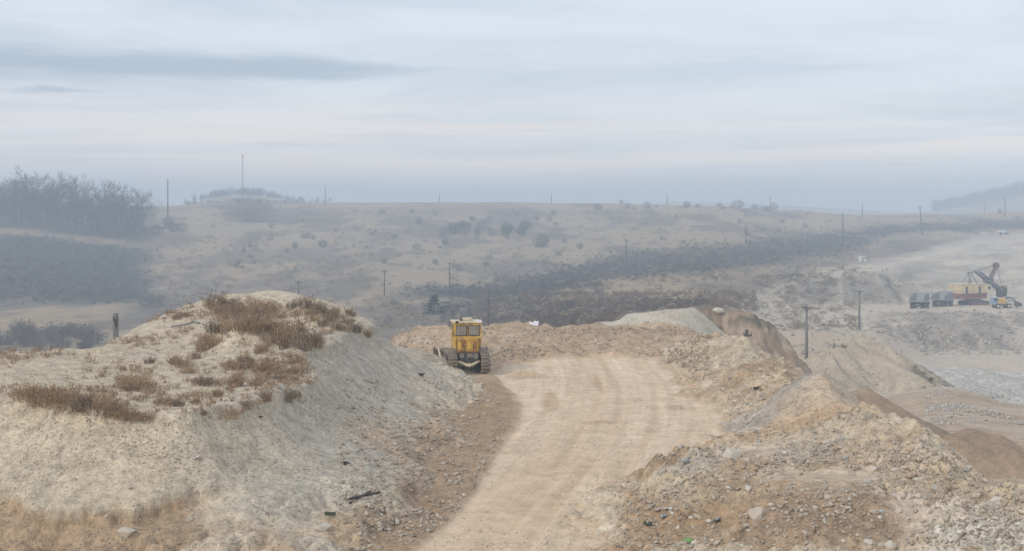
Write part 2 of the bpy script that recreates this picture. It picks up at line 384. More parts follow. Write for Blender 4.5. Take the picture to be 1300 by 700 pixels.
# rubble on the back berm, ruts and crumbs on the road
ROADM = np.zeros(XX.shape)
def in_poly(poly):
    x, y = XX, YY
    ins = np.zeros(XX.shape, bool)
    n = len(poly)
    for i in range(n):
        x0, y0 = poly[i]; x1, y1 = poly[(i + 1) % n]
        if y0 == y1: continue
        c = ((y0 > y) != (y1 > y)) & (x < (x1 - x0) * (y - y0) / (y1 - y0) + x0)
        ins ^= c
    return ins
def gp(px, py):                      # point of the platform (z = 0) under a pixel
    Y = F * H / (py - HY); return ((px - 650) / F * Y, Y)
road_poly = [gp(640, 465), gp(625, 474), gp(640, 490), gp(660, 512), gp(652, 540), gp(634, 571), gp(600, 623), gp(566, 662), gp(519, 700), gp(430, 790), gp(300, 960), gp(620, 960), gp(700, 790),
             gp(765, 696), gp(800, 650), gp(850, 601), gp(905, 562), gp(948, 540), gp(938, 528), gp(914, 511), gp(880, 480), gp(868, 467), gp(850, 458), gp(760, 457), gp(690, 459)]
wx, wy = 0.5 * fbm(XX / 2.5, YY / 2.5, 3, 91), 1.2 * fbm(XX / 3, YY / 3, 3, 92)
road_in = in_poly(road_poly)
_x, _y = XX, YY
XX = _x + wx; YY = _y + wy
road_in = in_poly(road_poly) & plat
XX, YY = _x, _y
dist_r = road_in.astype(np.float32)
for _ in range(6):
    dist_r[1:-1, 1:-1] = (dist_r[1:-1, 1:-1] * 2 + dist_r[:-2, 1:-1] + dist_r[2:, 1:-1] + dist_r[1:-1, :-2] + dist_r[1:-1, 2:]) / 6
ROADM = dist_r
lump = np.zeros(XX.shape)
lump[:nr] = 0.34 * (0.5 - bw) + 0.22 * (0.5 - bw2) + 0.25 * bi * 0.6 + 0.35 * fbm(Xn / 1.6, Yn / 1.6, 4, 93)
off = plat * (1 - ROADM)
back = ss(83, 92, YY)
ZZ = ZZ + off * lump * (0.25 + 0.9 * back)
rutz = np.zeros(XX.shape)
for k, (o, d, wd) in enumerate([(-2.3, .03, .25), (-0.6, .03, .3), (0.45, .04, .25), (2.0, .03, .3), (3.4, .03, .4)]):
    oo = o * (1 + 0.35 * ss(50, 75, YY)) + 0.5 * fbm(YY / 9, YY * 0 + k, 2, 95)
    rutz += -d * np.exp(-((RUT - oo) / wd) ** 2) + 0.5 * d * np.exp(-((np.abs(RUT - oo) - 1.8 * wd) / (0.6 * wd)) ** 2)
ZZ = ZZ + ROADM * plat * (rutz * ss(0.2, 0.9, ROADM) - 0.10 + 0.10 * fbm(XX / 3, YY / 3, 3, 96))
for (px, py, hgt, r) in [(668, 476, 0.35, 0.5), (772, 536, 0.10, 0.8), (800, 538, 0.12, 0.5), (858, 516, 0.12, .5)]:
    gx, gy = gp(px, py)
    ZZ = ZZ + hgt * np.exp(-(((XX - gx) / (2.0 * r)) ** 2 + ((YY - gy) / r) ** 2)) * (YY < 100)
ZZ = ZZ.astype(np.float64)
VV = HY + F * (H - ZZ) / YY                       # image row of every grid point

import bisect
lrow = np.log(ROWS); LROW, LTS = lrow.tolist(), TS.tolist()
RH = ROWS[ROWS > 28]; VH = np.ascontiguousarray(VV[ROWS > 28].T); CMIN = -np.minimum.accumulate(VH, axis=1)
def gidx(X, Y):
    q, t = math.log(max(Y, ROWS[0])), X / Y
    r0 = min(max(bisect.bisect_right(LROW, q) - 1, 0), NR - 2); c0 = min(max(bisect.bisect_right(LTS, t) - 1, 0), NC - 2)
    return r0, c0, min((q - LROW[r0]) / (LROW[r0 + 1] - LROW[r0]), 1.0), min(max((t - LTS[c0]) / (LTS[c0 + 1] - LTS[c0]), 0.0), 1.0)
def ground(X, Y):
    r, c, a, b = gidx(X, Y)
    return float((ZZ[r, c] * (1 - b) + ZZ[r, c + 1] * b) * (1 - a) + (ZZ[r + 1, c] * (1 - b) + ZZ[r + 1, c + 1] * b) * a)
def label_at(X, Y):
    r, c, a, b = gidx(X, Y)
    return names[LAB[r, c]]
def hit(px, py):
    """ground point that shows at a place of the picture; None where the sky shows"""
    t = (px - 650) / F
    c0 = min(max(int(round((t + 0.42) / 0.86 * 599)), 0), 599) + 25
    k = int(np.searchsorted(CMIN[c0], -py))
    if k >= len(RH): return None
    if k == 0: Y = RH[0]
    else:
        a, b = -CMIN[c0][k - 1], VH[c0][k]
        f = (a - py) / max(a - b, 1e-6)
        Y = RH[k - 1] + min(max(f, 0), 1) * (RH[k] - RH[k - 1])
    X = (px - 650) / F * Y
    return (X, Y, ground(X, Y))

# ------------------------------------------------------------------ ground colours (base colour of what lies there, with cliff shade and hill mist painted in)
CC = np.zeros(XX.shape + (3,))
def C(*c): return np.array(c, float)
def paint(mask, col):
    global CC
    CC = CC * (1 - mask[..., None]) + mask[..., None] * col
def blob(px, py, rx, ry, s=0, soft=0.5):
    """soft patch round the ground point under a pixel, rx / ry in metres"""
    h = hit(px, py)
    if h is None: return np.zeros(XX.shape)
    out = np.zeros(XX.shape)
    R = 2.2
    r0, r1 = np.searchsorted(ROWS, [max(h[1] - R * ry, 1), h[1] + R * ry])
    r1 = max(r1, r0 + 1)
    yl = max(h[1] - R * ry, 6)
    c0, c1 = np.searchsorted(TS, sorted([(h[0] - R * rx) / h[1] - .03, (h[0] + R * rx) / h[1] + .03]))
    sl = (slice(r0, r1), slice(c0, c1))
    x, y = XX[sl], YY[sl]
    d = np.hypot((x - h[0]) / rx, (y - h[1]) / ry) + 0.9 * fbm(x / (rx * .7), y / (ry * .7), 4, 300 + s)
    out[sl] = 1 - ss(1 - soft, 1 + soft * .3, d)
    return out
one = np.ones(XX.shape)
n1 = fbm(XX / 34, YY / 90, 5, 101); n2 = fbm(XX / 11, YY / 26, 4, 103); n3 = fbm(XX / 5, YY / 5, 4, 105); n4 = fbm(XX / 1.3, YY / 1.3, 3, 107)
# meadow: bleached grass, grey scrubby patches in streaks
straw, greyg, olive, darkg, rust = C(.32, .255, .178), C(.19, .158, .128), C(.13, .114, .09), C(.085, .078, .074), C(.22, .135, .085)
paint(one, straw)
paint(ss(-.02, .16, n1 + .35 * n2), greyg)
paint(ss(.08, .22, fbm(XX / 26, YY / 70, 5, 109) + .2 * n2) * .8, olive)
paint(ss(.02, .2, fbm(XX / 120, YY / 60, 3, 111)) * ss(860, 760, UU) * ss(450, 600, YY) * .5, greyg)
# dark fallow slope on the far left
dk = ss(215, 165, UU + fbm(XX / 40, YY / 40, 3, 113) * 50 + (YY - 560) * 0.18) * ss(425, 470, YY + 40 * n1) * (1 - ss(640, 665, YY + 20 * n2))
paint(dk * .93, C(.050, .052, .050))
paint(ss(-1.5, -.3, -np.abs((YY - 545 - (UU - 0) * .12) / 3)) * ss(60, -20, UU) * .5, straw)
# scrub bank crossing to the right
sb = np.interp(UU, [430, 640, 770, 960, 1130, 1300, 1500], [366, 366, 332, 314, 288, 280, 278])
sbw = np.interp(UU, [430, 560, 640, 770, 960, 1100, 1130, 1300], [3, 7, 12, 14, 14, 12, 6, 6])
bandm = np.exp(-((VV - sb - sbw * .7 + n2 * 10) / sbw) ** 2) * ss(460, 600, UU) * (YY > 230)
paint(np.clip(bandm * 1.4, 0, 1), C(.062, .058, .052))
lm = np.exp(-((VV - sb - sbw * 2.3 + n2 * 8) / (sbw * .55)) ** 2) * ss(640, 780, UU) * (YY > 230) * (1 - QM)
paint(np.clip(lm, 0, 1) * .7, C(.31, .24, .165))
# russet weeds and grey scrub below it
fl = ss(330, 230, YY) * ss(560, 640, UU) * (1 - QM)
paint(fl * .9, C(.135, .12, .10))
paint(fl * ss(-.02, .12, n2 + .2 * n1) * .8, rust)
paint(ss(600, 520, UU) * ss(330, 270, YY) * .7, greyg)
paint(blob(655, 383, 18, 8, 1) * .8, C(.36, .28, .18))
# quarry
qy = ss(125, 175, YY) * ss(915, 1000, UU + 40 * n3)
q_edge = np.interp(UU, [900, 930, 1000, 1060, 1100, 1180, 1240, 1300, 1400], [430, 390, 350, 340, 335, 316, 300, 296, 292])
qm = ss(-3, 4, VV - q_edge + n2 * 6) * ss(915, 960, UU) * (YY < 900)
paint(qm, C(.50, .445, .37))
paint(qm * ss(-.02, .18, n2) * .6, C(.40, .36, .31))
paint(qm * ss(.08, .25, n3) * .5, C(.33, .30, .265))
paint(qm * stp * .9 * ss(-.30, .05, fbm(XX / 3.2, YY / 14, 4, 131)), C(.235, .215, .19))  # grey rock of steep faces, darkened to paint in shading the flat light lacks
paint(qm * ss(400, 430, YY) * ss(.0, .12, fbm(XX / 14, YY / 20, 5, 133)) * .6, C(.33, .30, .265))
paint(qm * stp * ss(290, 300, YY) * (1 - ss(352, 366, YY)) * .6 * ss(-.1, .15, n2), C(.35, .31, .285))
paint(qm * rub_q * .8, C(.46, .455, .44))
paint(qm * rub_q * ss(.05, .2, n3) * .6, C(.38, .38, .38))
flo = qm * ss(262, 272, YY) * (1 - ss(296, 304, YY)) * ss(1120, 1180, UU)
paint(flo * .7, C(.50, .43, .345))
strz = fbm(XX / 30, ZZ / 1.1, 4, 135)
paint(qm * ss(415, 440, YY) * ss(.0, .14, strz) * .55, C(.30, .27, .235))
paint(qm * cl_low * ss(-.22, .06, n3) * .85, C(.30, .265, .235))
paint(qm * cl_low * ss(.04, .16, fbm(XX / 4, ZZ / 1.5, 4, 137)) * .8, C(.20, .18, .16))
paint(qm * cl_low * ss(.10, .2, n2) * .6, C(.50, .46, .41))
paint(qm * cl_up * ss(-.25, .05, fbm(XX / 2.4, ZZ / 5, 4, 139)) * .9, C(.235, .215, .19))  # upper cliff rock, again with shade painted into its colour
paint(qm * cl_up * ss(.08, .2, fbm(XX / 2.0, ZZ / 4, 4, 141)) * .8, C(.14, .13, .115))
paint(qm * riser * ss(-.2, .1, n2) * .75, C(.29, .26, .225))
up_road = np.exp(-((VV - q_edge - 9 + 5 * n2) / 3.5) ** 2) * qm
paint(up_road * .6, C(.55, .49, .41))
benchm = qm * ss(356, 368, YY) * (1 - ss(398, 410, YY))
paint(benchm * .6, C(.50, .43, .35))
paint(blob(1150, 303, 60, 20, 2) * .5 * (1 - qm), C(.22, .18, .14))
lowr = qm * ss(170, 190, YY) * (1 - ss(285, 300, YY)) * ss(1160, 1090, UU)
paint(lowr * .9, C(.46, .375, .285))
# lower yard right of the bank
yard = ss(990, 1040, UU) * (1 - ss(150, 172, YY)) * is_lab('far')
paint(yard, C(.42, .335, .25))
paint(yard * ss(0, .2, n3) * .7, C(.33, .25, .18))
paint(yard * ss(.0, .15, fbm(XX / 7, YY / 2.5, 4, 115)) * .5, C(.50, .44, .37))
# heaps
paint(is_lab('pale') * 1.0, C(.46, .435, .375))
paint(is_lab('pale') * ss(.0, .2, n4 + n3) * .35, C(.36, .33, .28))
paint(is_lab('cliff') * 1.0, C(.30, .225, .165))
paint(is_lab('cliff') * ss(.0, .18, n3) * .7, C(.36, .29, .225))
paint(is_lab('cliff') * ss(.02, .14, fbm(XX / 1.6, ZZ / 4, 4, 117)) * .8, C(.19, .145, .11))
paint(is_lab('cliff') * ss(.06, .18, fbm(XX / 1.5, ZZ / 3, 4, 118)) * .8, C(.40, .32, .245))
paint(is_lab('cliff') * ss(.14, .2, fbm(XX / 4, ZZ / 2, 3, 116)) * .8, C(.12, .11, .085))
paint(is_lab('cliff') * ss(-3.4, -2.4, ZZ) * .9, C(.19, .15, .11))
paint(is_lab('mound') * 1.0, C(.42, .365, .29))
paint(is_lab('mound') * ss(.04, .16, fbm((XX + YY) / 3.5, YY / 9, 4, 119)) * .75, C(.24, .215, .175))
paint(is_lab('mound') * ss(.16, .24, fbm((XX + YY * .6) / 2.6, YY / 8, 4, 121)) * .8, C(.10, .105, .07))
for q, c in (('sand1', C(.33, .245, .17)), ('sand2', C(.29, .225, .165)), ('sand3', C(.335, .25, .175))):
    paint(is_lab(q) * 1.0, c)
    paint(is_lab(q) * ss(.02, .2, n3) * .5, c * 0.8)
paint(is_lab('shelf') * 1.0, C(.44, .37, .285))
paint(is_lab('shelf') * ss(.0, .16, n3) * .7, C(.50, .465, .41))
paint(is_lab('shelf') * ss(.08, .2, fbm(XX / 6, YY / 3, 4, 123)) * .6, C(.33, .26, .19))
# platform, road
paint(plat * 1.0, C(.41, .32, .235))
paint(plat * ss(.0, .18, n3) * .6, C(.33, .245, .17))
paint(plat * ss(.05, .2, n4 + .5 * n3) * .55, C(.50, .45, .38))
paint(plat * (1 - ROADM) * ss(84, 90, YY) * .6 * ss(-.25, .05, n3), C(.31, .235, .165))
cut = plat * (1 - ROADM) * ss(84, 76, YY) * ss(710, 640, UU)
paint(cut * .85, C(.29, .21, .14))
paint(np.clip(ROADM * plat, 0, 1), C(.545, .452, .348))
paint(ROADM * plat * ss(.0, .16, fbm(RUT / .8, YY / 26, 4, 143)) * .5, C(.49, .38, .275))
paint(ROADM * plat * ss(.06, .2, fbm(XX / 3, YY / 9, 4, 145)) * .35, C(.44, .34, .245))
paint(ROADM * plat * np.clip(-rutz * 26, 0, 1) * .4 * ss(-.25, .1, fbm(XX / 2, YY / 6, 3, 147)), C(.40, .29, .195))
for (px, py, rx, ry) in [(772, 536, 1.3, .7), (700, 510, .5, 5), (668, 476, 1.3, 1.1), (858, 517, .7, .9), (760, 487, .25, 5)]:
    paint(blob(px, py, rx, ry, px) * plat * .6, C(.37, .265, .175))
edge_r = plat * np.clip(ROADM * (1 - ROADM) * 4, 0, 1)
paint(edge_r * .5, C(.36, .26, .175))
# right bank
bk = is_lab('bank')
paint(bk * 1.0, C(.41, .335, .245))
cl = fbm(XX / 2.6, YY / 2.6, 4, 125)
paint(bk * ss(.0, .16, cl) * .7, C(.46, .405, .325))
paint(bk * ss(.04, .2, -cl) * .8, C(.30, .22, .15))
paint(bk * ss(.08, .22, n4) * .35, C(.50, .455, .39))
for i, (px, py, rx, ry, col, a) in enumerate([
        (985, 515, 4.0, 3.0, (.335, .315, .29), .8), (960, 450, 4.5, 5, (.42, .37, .285), .6), (1030, 512, 2.0, 2.4, (.42, .335, .245), .7), (1000, 545, 4.5, 2.0, (.41, .305, .21), .85),
        (885, 590, 1.6, 1.4, (.44, .40, .345), .85), (1045, 650, 2.6, 3.0, (.275, .205, .145), .95), (990, 670, 1.6, 2.0, (.30, .225, .16), .8), (1140, 640, .9, .9, (.32, .24, .17), .8),
        (880, 665, 2.0, 2.2, (.29, .205, .13), .9), (960, 590, 1.4, 1.8, (.34, .255, .18), .85), (820, 660, .9, 4.0, (.32, .225, .145), .8), (1020, 575, 2.2, 1.8, (.36, .325, .28), .7),
        (1260, 670, 1.6, 2.0, (.56, .54, .49), .85), (1190, 640, 1.6, 2.0, (.48, .44, .385), .6), (1120, 560, 1.0, 4.0, (.43, .36, .275), .8), (1170, 600, .6, 4.0, (.44, .37, .285), .8),
        (900, 480, 2.5, 4, (.40, .31, .22), .7), (985, 602, 1.2, 1.2, (.46, .41, .33), .7), (870, 694, 1.0, .6, (.45, .41, .35), .5)]):
    paint(blob(px, py, rx, ry, 40 + i) * bk * a, C(*col))
paint(bk * ss(0.2, 1.2, over) * .8, C(.46, .385, .29))
# left heap: pale crust, blue grey gravel flank, brown cut and toe
hp = is_lab('heap')
paint(hp * 1.0, C(.45, .395, .31))
paint(hp * ss(.0, .2, n3) * .5, C(.50, .445, .355))
paint(hp * ss(.05, .25, n4) * .35, C(.37, .335, .275))
fln = ss(-10.5, -7.0, XX + .08 * (YY - 50) + 1.5 * n3) * ss(.25, .9, ZZ) * ss(4.2, 3.6, ZZ)
paint(hp * fln * .9, C(.40, .372, .32))
paint(hp * fln * ss(.02, .16, fbm(flow / 1.5 if False else (XX * .8 + YY * .25) / 1.4, (YY - XX) / 8, 4, 127)) * .6, C(.36, .345, .31))
paint(hp * ss(4.1, 5.0, ZZ + .5 * n3) * ss(66, 58, YY) * .0, C(.5, .5, .5))
toeb = hp * ss(.75, .15, ZZ + .9 * fbm(XX / 2, YY / 2, 4, 129)) * ss(72, 62, YY)
paint(toeb * .85, C(.34, .265, .195))
paint(toeb * ss(.03, .15, n4) * .7, C(.50, .44, .36))
paint(toeb * ss(.06, .2, -n3) * .7, C(.27, .195, .135))
for i, (px, py, rx, ry, col, a) in enumerate([(490, 560, 1.6, 2.4, (.39, .31, .23), .75), (545, 550, .9, 3.0, (.40, .31, .22), .8), (430, 615, .9, 1.3, (.46, .42, .35), .7), (450, 670, 1.3, 2.0, (.37, .28, .19), .8), (410, 690, .8, 1.0, (.50, .46, .39), .7)]):
    paint(blob(px, py, rx, ry, 80 + i) * hp * a, C(*col))
cutm = np.zeros(XX.shape)
cutm[:nr] = ss(.03, -.01, HP[:nr] - zc_ + .12) * (1 - ss(-9.6, -8.2, Xn + n3[:nr] * 3)) * (Yn < 44)
paint(hp * cutm * .92, C(.335, .25, .17))
paint(hp * cutm * ss(.02, .18, n3) * .6, C(.40, .335, .26))
paint(hp * cutm * ss(.05, .2, -n4) * .6, C(.25, .18, .12))
# wood floor on the left hill, painted dark to stand in for mist
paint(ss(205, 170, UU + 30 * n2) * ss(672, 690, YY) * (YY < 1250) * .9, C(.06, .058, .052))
CC[..., 0] *= 1.05; CC[..., 2] *= .93
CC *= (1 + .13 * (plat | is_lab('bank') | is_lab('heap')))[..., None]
CC = np.clip(CC * (1 + .16 * n4[..., None] + .10 * n3[..., None]), 0.01, .85)

# ------------------------------------------------------------------ materials
def new_mat(name):
    m = bpy.data.materials.new(name); m.use_nodes = True
    t = m.node_tree; t.nodes.clear()
    g = NT(t)
    out = g.n('ShaderNodeOutputMaterial'); b = g.n('ShaderNodeBsdfPrincipled')
    t.links.new(b.outputs[0], out.inputs[0])
    return m, g, b, out


def earth(name, speck=0.30, bump=0.6, grain=9.0, ruts=False, bdist=0.05):
    m, g, b, out = new_mat(name)
    at_ = g.n('ShaderNodeAttribute', attribute_name='Col')
    pos = g.n('ShaderNodeNewGeometry').outputs['Position']
    a = g.noise(pos, grain, 5, .65); c = g.noise(pos, grain * .22, 5, .6); f = g.noise(pos, grain * 3.1, 3, .7)
    k = g.m('ADD', g.m('ADD', g.step(a, .3, .7, -.5, .5), g.step(c, .3, .7, -.45, .45)), g.step(f, .25, .75, -.6, .6))
    if ruts:
        r = g.n('ShaderNodeAttribute', attribute_name='rut')
        sp = g.n('ShaderNodeSeparateXYZ'); g.put(sp.inputs[0], pos)
        vv = g.vec(g.m('MULTIPLY', r.outputs['Fac'], 2.6), g.m('MULTIPLY', sp.outputs[1], .09), 0.)
        st_ = g.noise(vv, 1.0, 5, .65, .2)
        k = g.m('ADD', k, g.step(st_, .32, .68, -.35, .35))
    k = g.m('ADD', g.m('MULTIPLY', k, speck), 1.0)
    mm = g.n('ShaderNodeVectorMath', operation='SCALE'); g.put(mm.inputs[0], at_.outputs['Color']); g.put(mm.inputs['Scale'], k)
    g.put(b.inputs['Base Color'], mm.outputs[0])
    b.inputs['Roughness'].default_value = .95
    b.inputs['Specular IOR Level'].default_value = .12
    bp = g.n('ShaderNodeBump'); bp.inputs['Strength'].default_value = bump; bp.inputs['Distance'].default_value = bdist
    g.put(bp.inputs['Height'], g.m('ADD', g.m('MULTIPLY', c, 1.6), g.m('ADD', a, g.m('MULTIPLY', f, .5))))
    t = m.node_tree; t.links.new(bp.outputs[0], b.inputs['Normal'])
    return m


def plain(name, col, rough=.7, var=.18, scale=6.0, metal=0.0, spec=.3, dirt=None, dirt_amt=.5, dscale=2.5, bump=0.0):
    m, g, b, out = new_mat(name)
    tcn = g.n('ShaderNodeTexCoord').outputs['Object']
    n = g.noise(tcn, scale, 5, .6)
    c = g.mix(g.step(n, .3, .7), tuple(min(1, v * (1 - var)) for v in col), tuple(min(1, v * (1 + var)) for v in col))
    if dirt:
        d = g.noise(tcn, dscale, 6, .65)
        c = g.mix(g.m('MULTIPLY', g.step(d, .42, .62), dirt_amt), c, dirt)
    g.put(b.inputs['Base Color'], c)
    b.inputs['Roughness'].default_value = rough; b.inputs['Metallic'].default_value = metal; b.inputs['Specular IOR Level'].default_value = spec
    if bump:
        bp = g.n('ShaderNodeBump'); bp.inputs['Strength'].default_value = bump; bp.inputs['Distance'].default_value = .05
        g.put(bp.inputs['Height'], n); m.node_tree.links.new(bp.outputs[0], b.inputs['Normal'])
    return m


def vary(name, col, col2, rough=.9, scale=4.0):
    """one colour per object copy plus grain"""
    m, g, b, out = new_mat(name)
    oi = g.n('ShaderNodeObjectInfo')
    tcn = g.n('ShaderNodeTexCoord').outputs['Object']
    n = g.noise(tcn, scale, 5, .65)
    f = g.m('ADD', g.m('MULTIPLY', oi.outputs['Random'], .7), g.m('MULTIPLY', g.m('SUBTRACT', n, .5), .9), clamp=True)
    g.put(b.inputs['Base Color'], g.mix(f, col, col2))
    b.inputs['Roughness'].default_value = rough; b.inputs['Specular IOR Level'].default_value = .1
    return m


M = {}
M['heap'] = earth('heap_gravel', .42, 1.0, 8.0)
M['road'] = earth('road_dirt', .20, .45, 5.0, True, .03)
M['plat'] = earth('platform_dirt', .40, 1.0, 6.0)
M['bank'] = earth('spoil_rubble', .42, 1.0, 6.0)
M['far'] = earth('land', .25, .5, .9, False, .3)
M['mid'] = earth('quarry_heaps', .28, .7, 2.5, False, .12)

# ------------------------------------------------------------------ ground meshes: one grid, its faces shared out by what they are
V3 = np.stack([XX, YY, ZZ], -1).reshape(-1, 3)
vid = np.arange(NR * NC).reshape(NR, NC)
Q = np.stack([vid[:-1, :-1], vid[:-1, 1:], vid[1:, 1:], vid[1:, :-1]], -1).reshape(-1, 4)
fl_lab = LAB[:-1, :-1].reshape(-1)
f_road = (ROADM[:-1, :-1] > .5).reshape(-1) & plat[:-1, :-1].reshape(-1)
CCf = CC.reshape(-1, 3); RUTf = RUT.reshape(-1)
# normals of the whole sheet, so that neighbours shade alike along shared edges
tx = np.gradient(np.stack([XX, YY, ZZ], -1), axis=1); ty = np.gradient(np.stack([XX, YY, ZZ], -1), axis=0)
NN = np.cross(tx, ty); NN /= np.linalg.norm(NN, axis=-1, keepdims=True) + 1e-12; NN = NN.reshape(-1, 3)


def sheet(name, sel, mat, extra=None):
    q = Q[sel]
    used, inv = np.unique(q.reshape(-1), return_inverse=True)
    v = V3[used]; f = inv.reshape(-1, 4)
    me = bpy.data.meshes.new(name)
    nv, nf = len(v), len(f)
    me.vertices.add(nv); me.vertices.foreach_set('co', v.astype(np.float32).ravel())
    me.loops.add(nf * 4); me.loops.foreach_set('vertex_index', f.astype(np.int32).ravel())
    me.polygons.add(nf); me.polygons.foreach_set('loop_start', np.arange(0, nf * 4, 4, dtype=np.int32))
    me.polygons.foreach_set('use_smooth', np.ones(nf, bool))
    me.update(calc_edges=True)
    ca_ = me.attributes.new('Col', 'FLOAT_COLOR', 'POINT')
    ca_.data.foreach_set('color', np.concatenate([CCf[used], np.ones((nv, 1))], 1).astype(np.float32).ravel())
    ra = me.attributes.new('rut', 'FLOAT', 'POINT'); ra.data.foreach_set('value', RUTf[used].astype(np.float32))
    me.normals_split_custom_set_from_vertices(NN[used].astype(np.float32).tolist())
    me.materials.append(mat)
    o = bpy.data.objects.new(name, me); COL.objects.link(o)
    return o


def tag(o, label=None, cat=None, group=None, kind=None):
    if label: o['label'] = label
    if cat: o['category'] = cat
    if group: o['group'] = group
    if kind: o['kind'] = kind
    return o


def fsel(*ns):
    ids = [i for i, q in enumerate(names) if q in ns]
    return np.isin(fl_lab, ids)


Yf = YY[:-1, :-1].reshape(-1); Uf = UU[:-1, :-1].reshape(-1)
qface = (qm[:-1, :-1].reshape(-1) > .5) & fsel('far')
tag(sheet('hills', fsel('far') & ~qface & (Yf > 1250), M['far']), kind='structure')
tag(sheet('terrain', fsel('far') & ~qface & (Yf <= 1250), M['far']), kind='structure')
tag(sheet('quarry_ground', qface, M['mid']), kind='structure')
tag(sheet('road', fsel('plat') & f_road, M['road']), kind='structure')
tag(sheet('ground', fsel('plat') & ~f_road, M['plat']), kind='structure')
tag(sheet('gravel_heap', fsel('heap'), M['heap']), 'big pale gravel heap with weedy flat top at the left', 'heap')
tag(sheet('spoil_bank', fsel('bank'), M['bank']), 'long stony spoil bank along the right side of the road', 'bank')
tag(sheet('gravel_heap', fsel('pale'), M['mid']), 'pale flat-topped gravel pile beyond the end of the road', 'heap')
tag(sheet('earth_bluff', fsel('cliff'), M['mid']), 'brown gullied earth bluff beside the quarry road', 'bluff')
tag(sheet('spoil_mound', fsel('mound'), M['mid']), 'grey-tan mound with dark streaks between the two nearest poles and the pit', 'mound')
tag(sheet('sand_pile', fsel('sand1'), M['mid']), 'small brown sand pile close behind the bank, nearest the quarry road', 'sand pile')
tag(sheet('sand_pile', fsel('sand2'), M['mid']), 'greyish brown sand pile, the middle one behind the bank', 'sand pile')
tag(sheet('sand_pile', fsel('sand3'), M['mid']), 'broad brown sand pile at the right edge below the bank', 'sand pile')
tag(sheet('stony_ledge', fsel('shelf'), M['mid']), 'low stony ledge between the sand piles and the pit rubble', 'ledge')
# the land under and round it all
me = bpy.data.meshes.new('ground_base')
me.from_pydata([(-7900, -600, -27), (7900, -600, -27), (7900, 3500, -27), (-7900, 3500, -27)], [], [(0, 1, 2, 3)])
ca_ = me.attributes.new('Col', 'FLOAT_COLOR', 'POINT'); ca_.data.foreach_set('color', [.3, .25, .18, 1] * 4)
me.materials.append(M['far'])
o = bpy.data.objects.new('ground_base', me); COL.objects.link(o); tag(o, kind='structure')

# ------------------------------------------------------------------ haze
def make_haze(density, top=57.0):
    me = bpy.data.meshes.new('haze')
    bm = bmesh.new(); bmesh.ops.create_cube(bm, size=1)
    for v in bm.verts:
        v.co.x *= 16000; v.co.y = -620 if v.co.y < 0 else 3650; v.co.z = -28.5 if v.co.z < 0 else top
    bm.to_mesh(me); bm.free()
    m = bpy.data.materials.new('haze'); m.use_nodes = True
    t = m.node_tree; t.nodes.clear()
    g = NT(t); out = g.n('ShaderNodeOutputMaterial'); v = g.n('ShaderNodeVolumePrincipled')
    v.inputs['Color'].default_value = (.735, .855, .985, 1)
    v.inputs['Density'].default_value = density
    v.inputs['Density Attribute'].default_value = ''
    v.inputs['Anisotropy'].default_value = 0.0
    t.links.new(v.outputs[0], out.inputs['Volume'])
    try: m.cycles.homogeneous_volume = True
    except Exception: pass
    me.materials.append(m)
    o = bpy.data.objects.new('haze', me); COL.objects.link(o); tag(o, kind='stuff')
make_haze(0.00090)

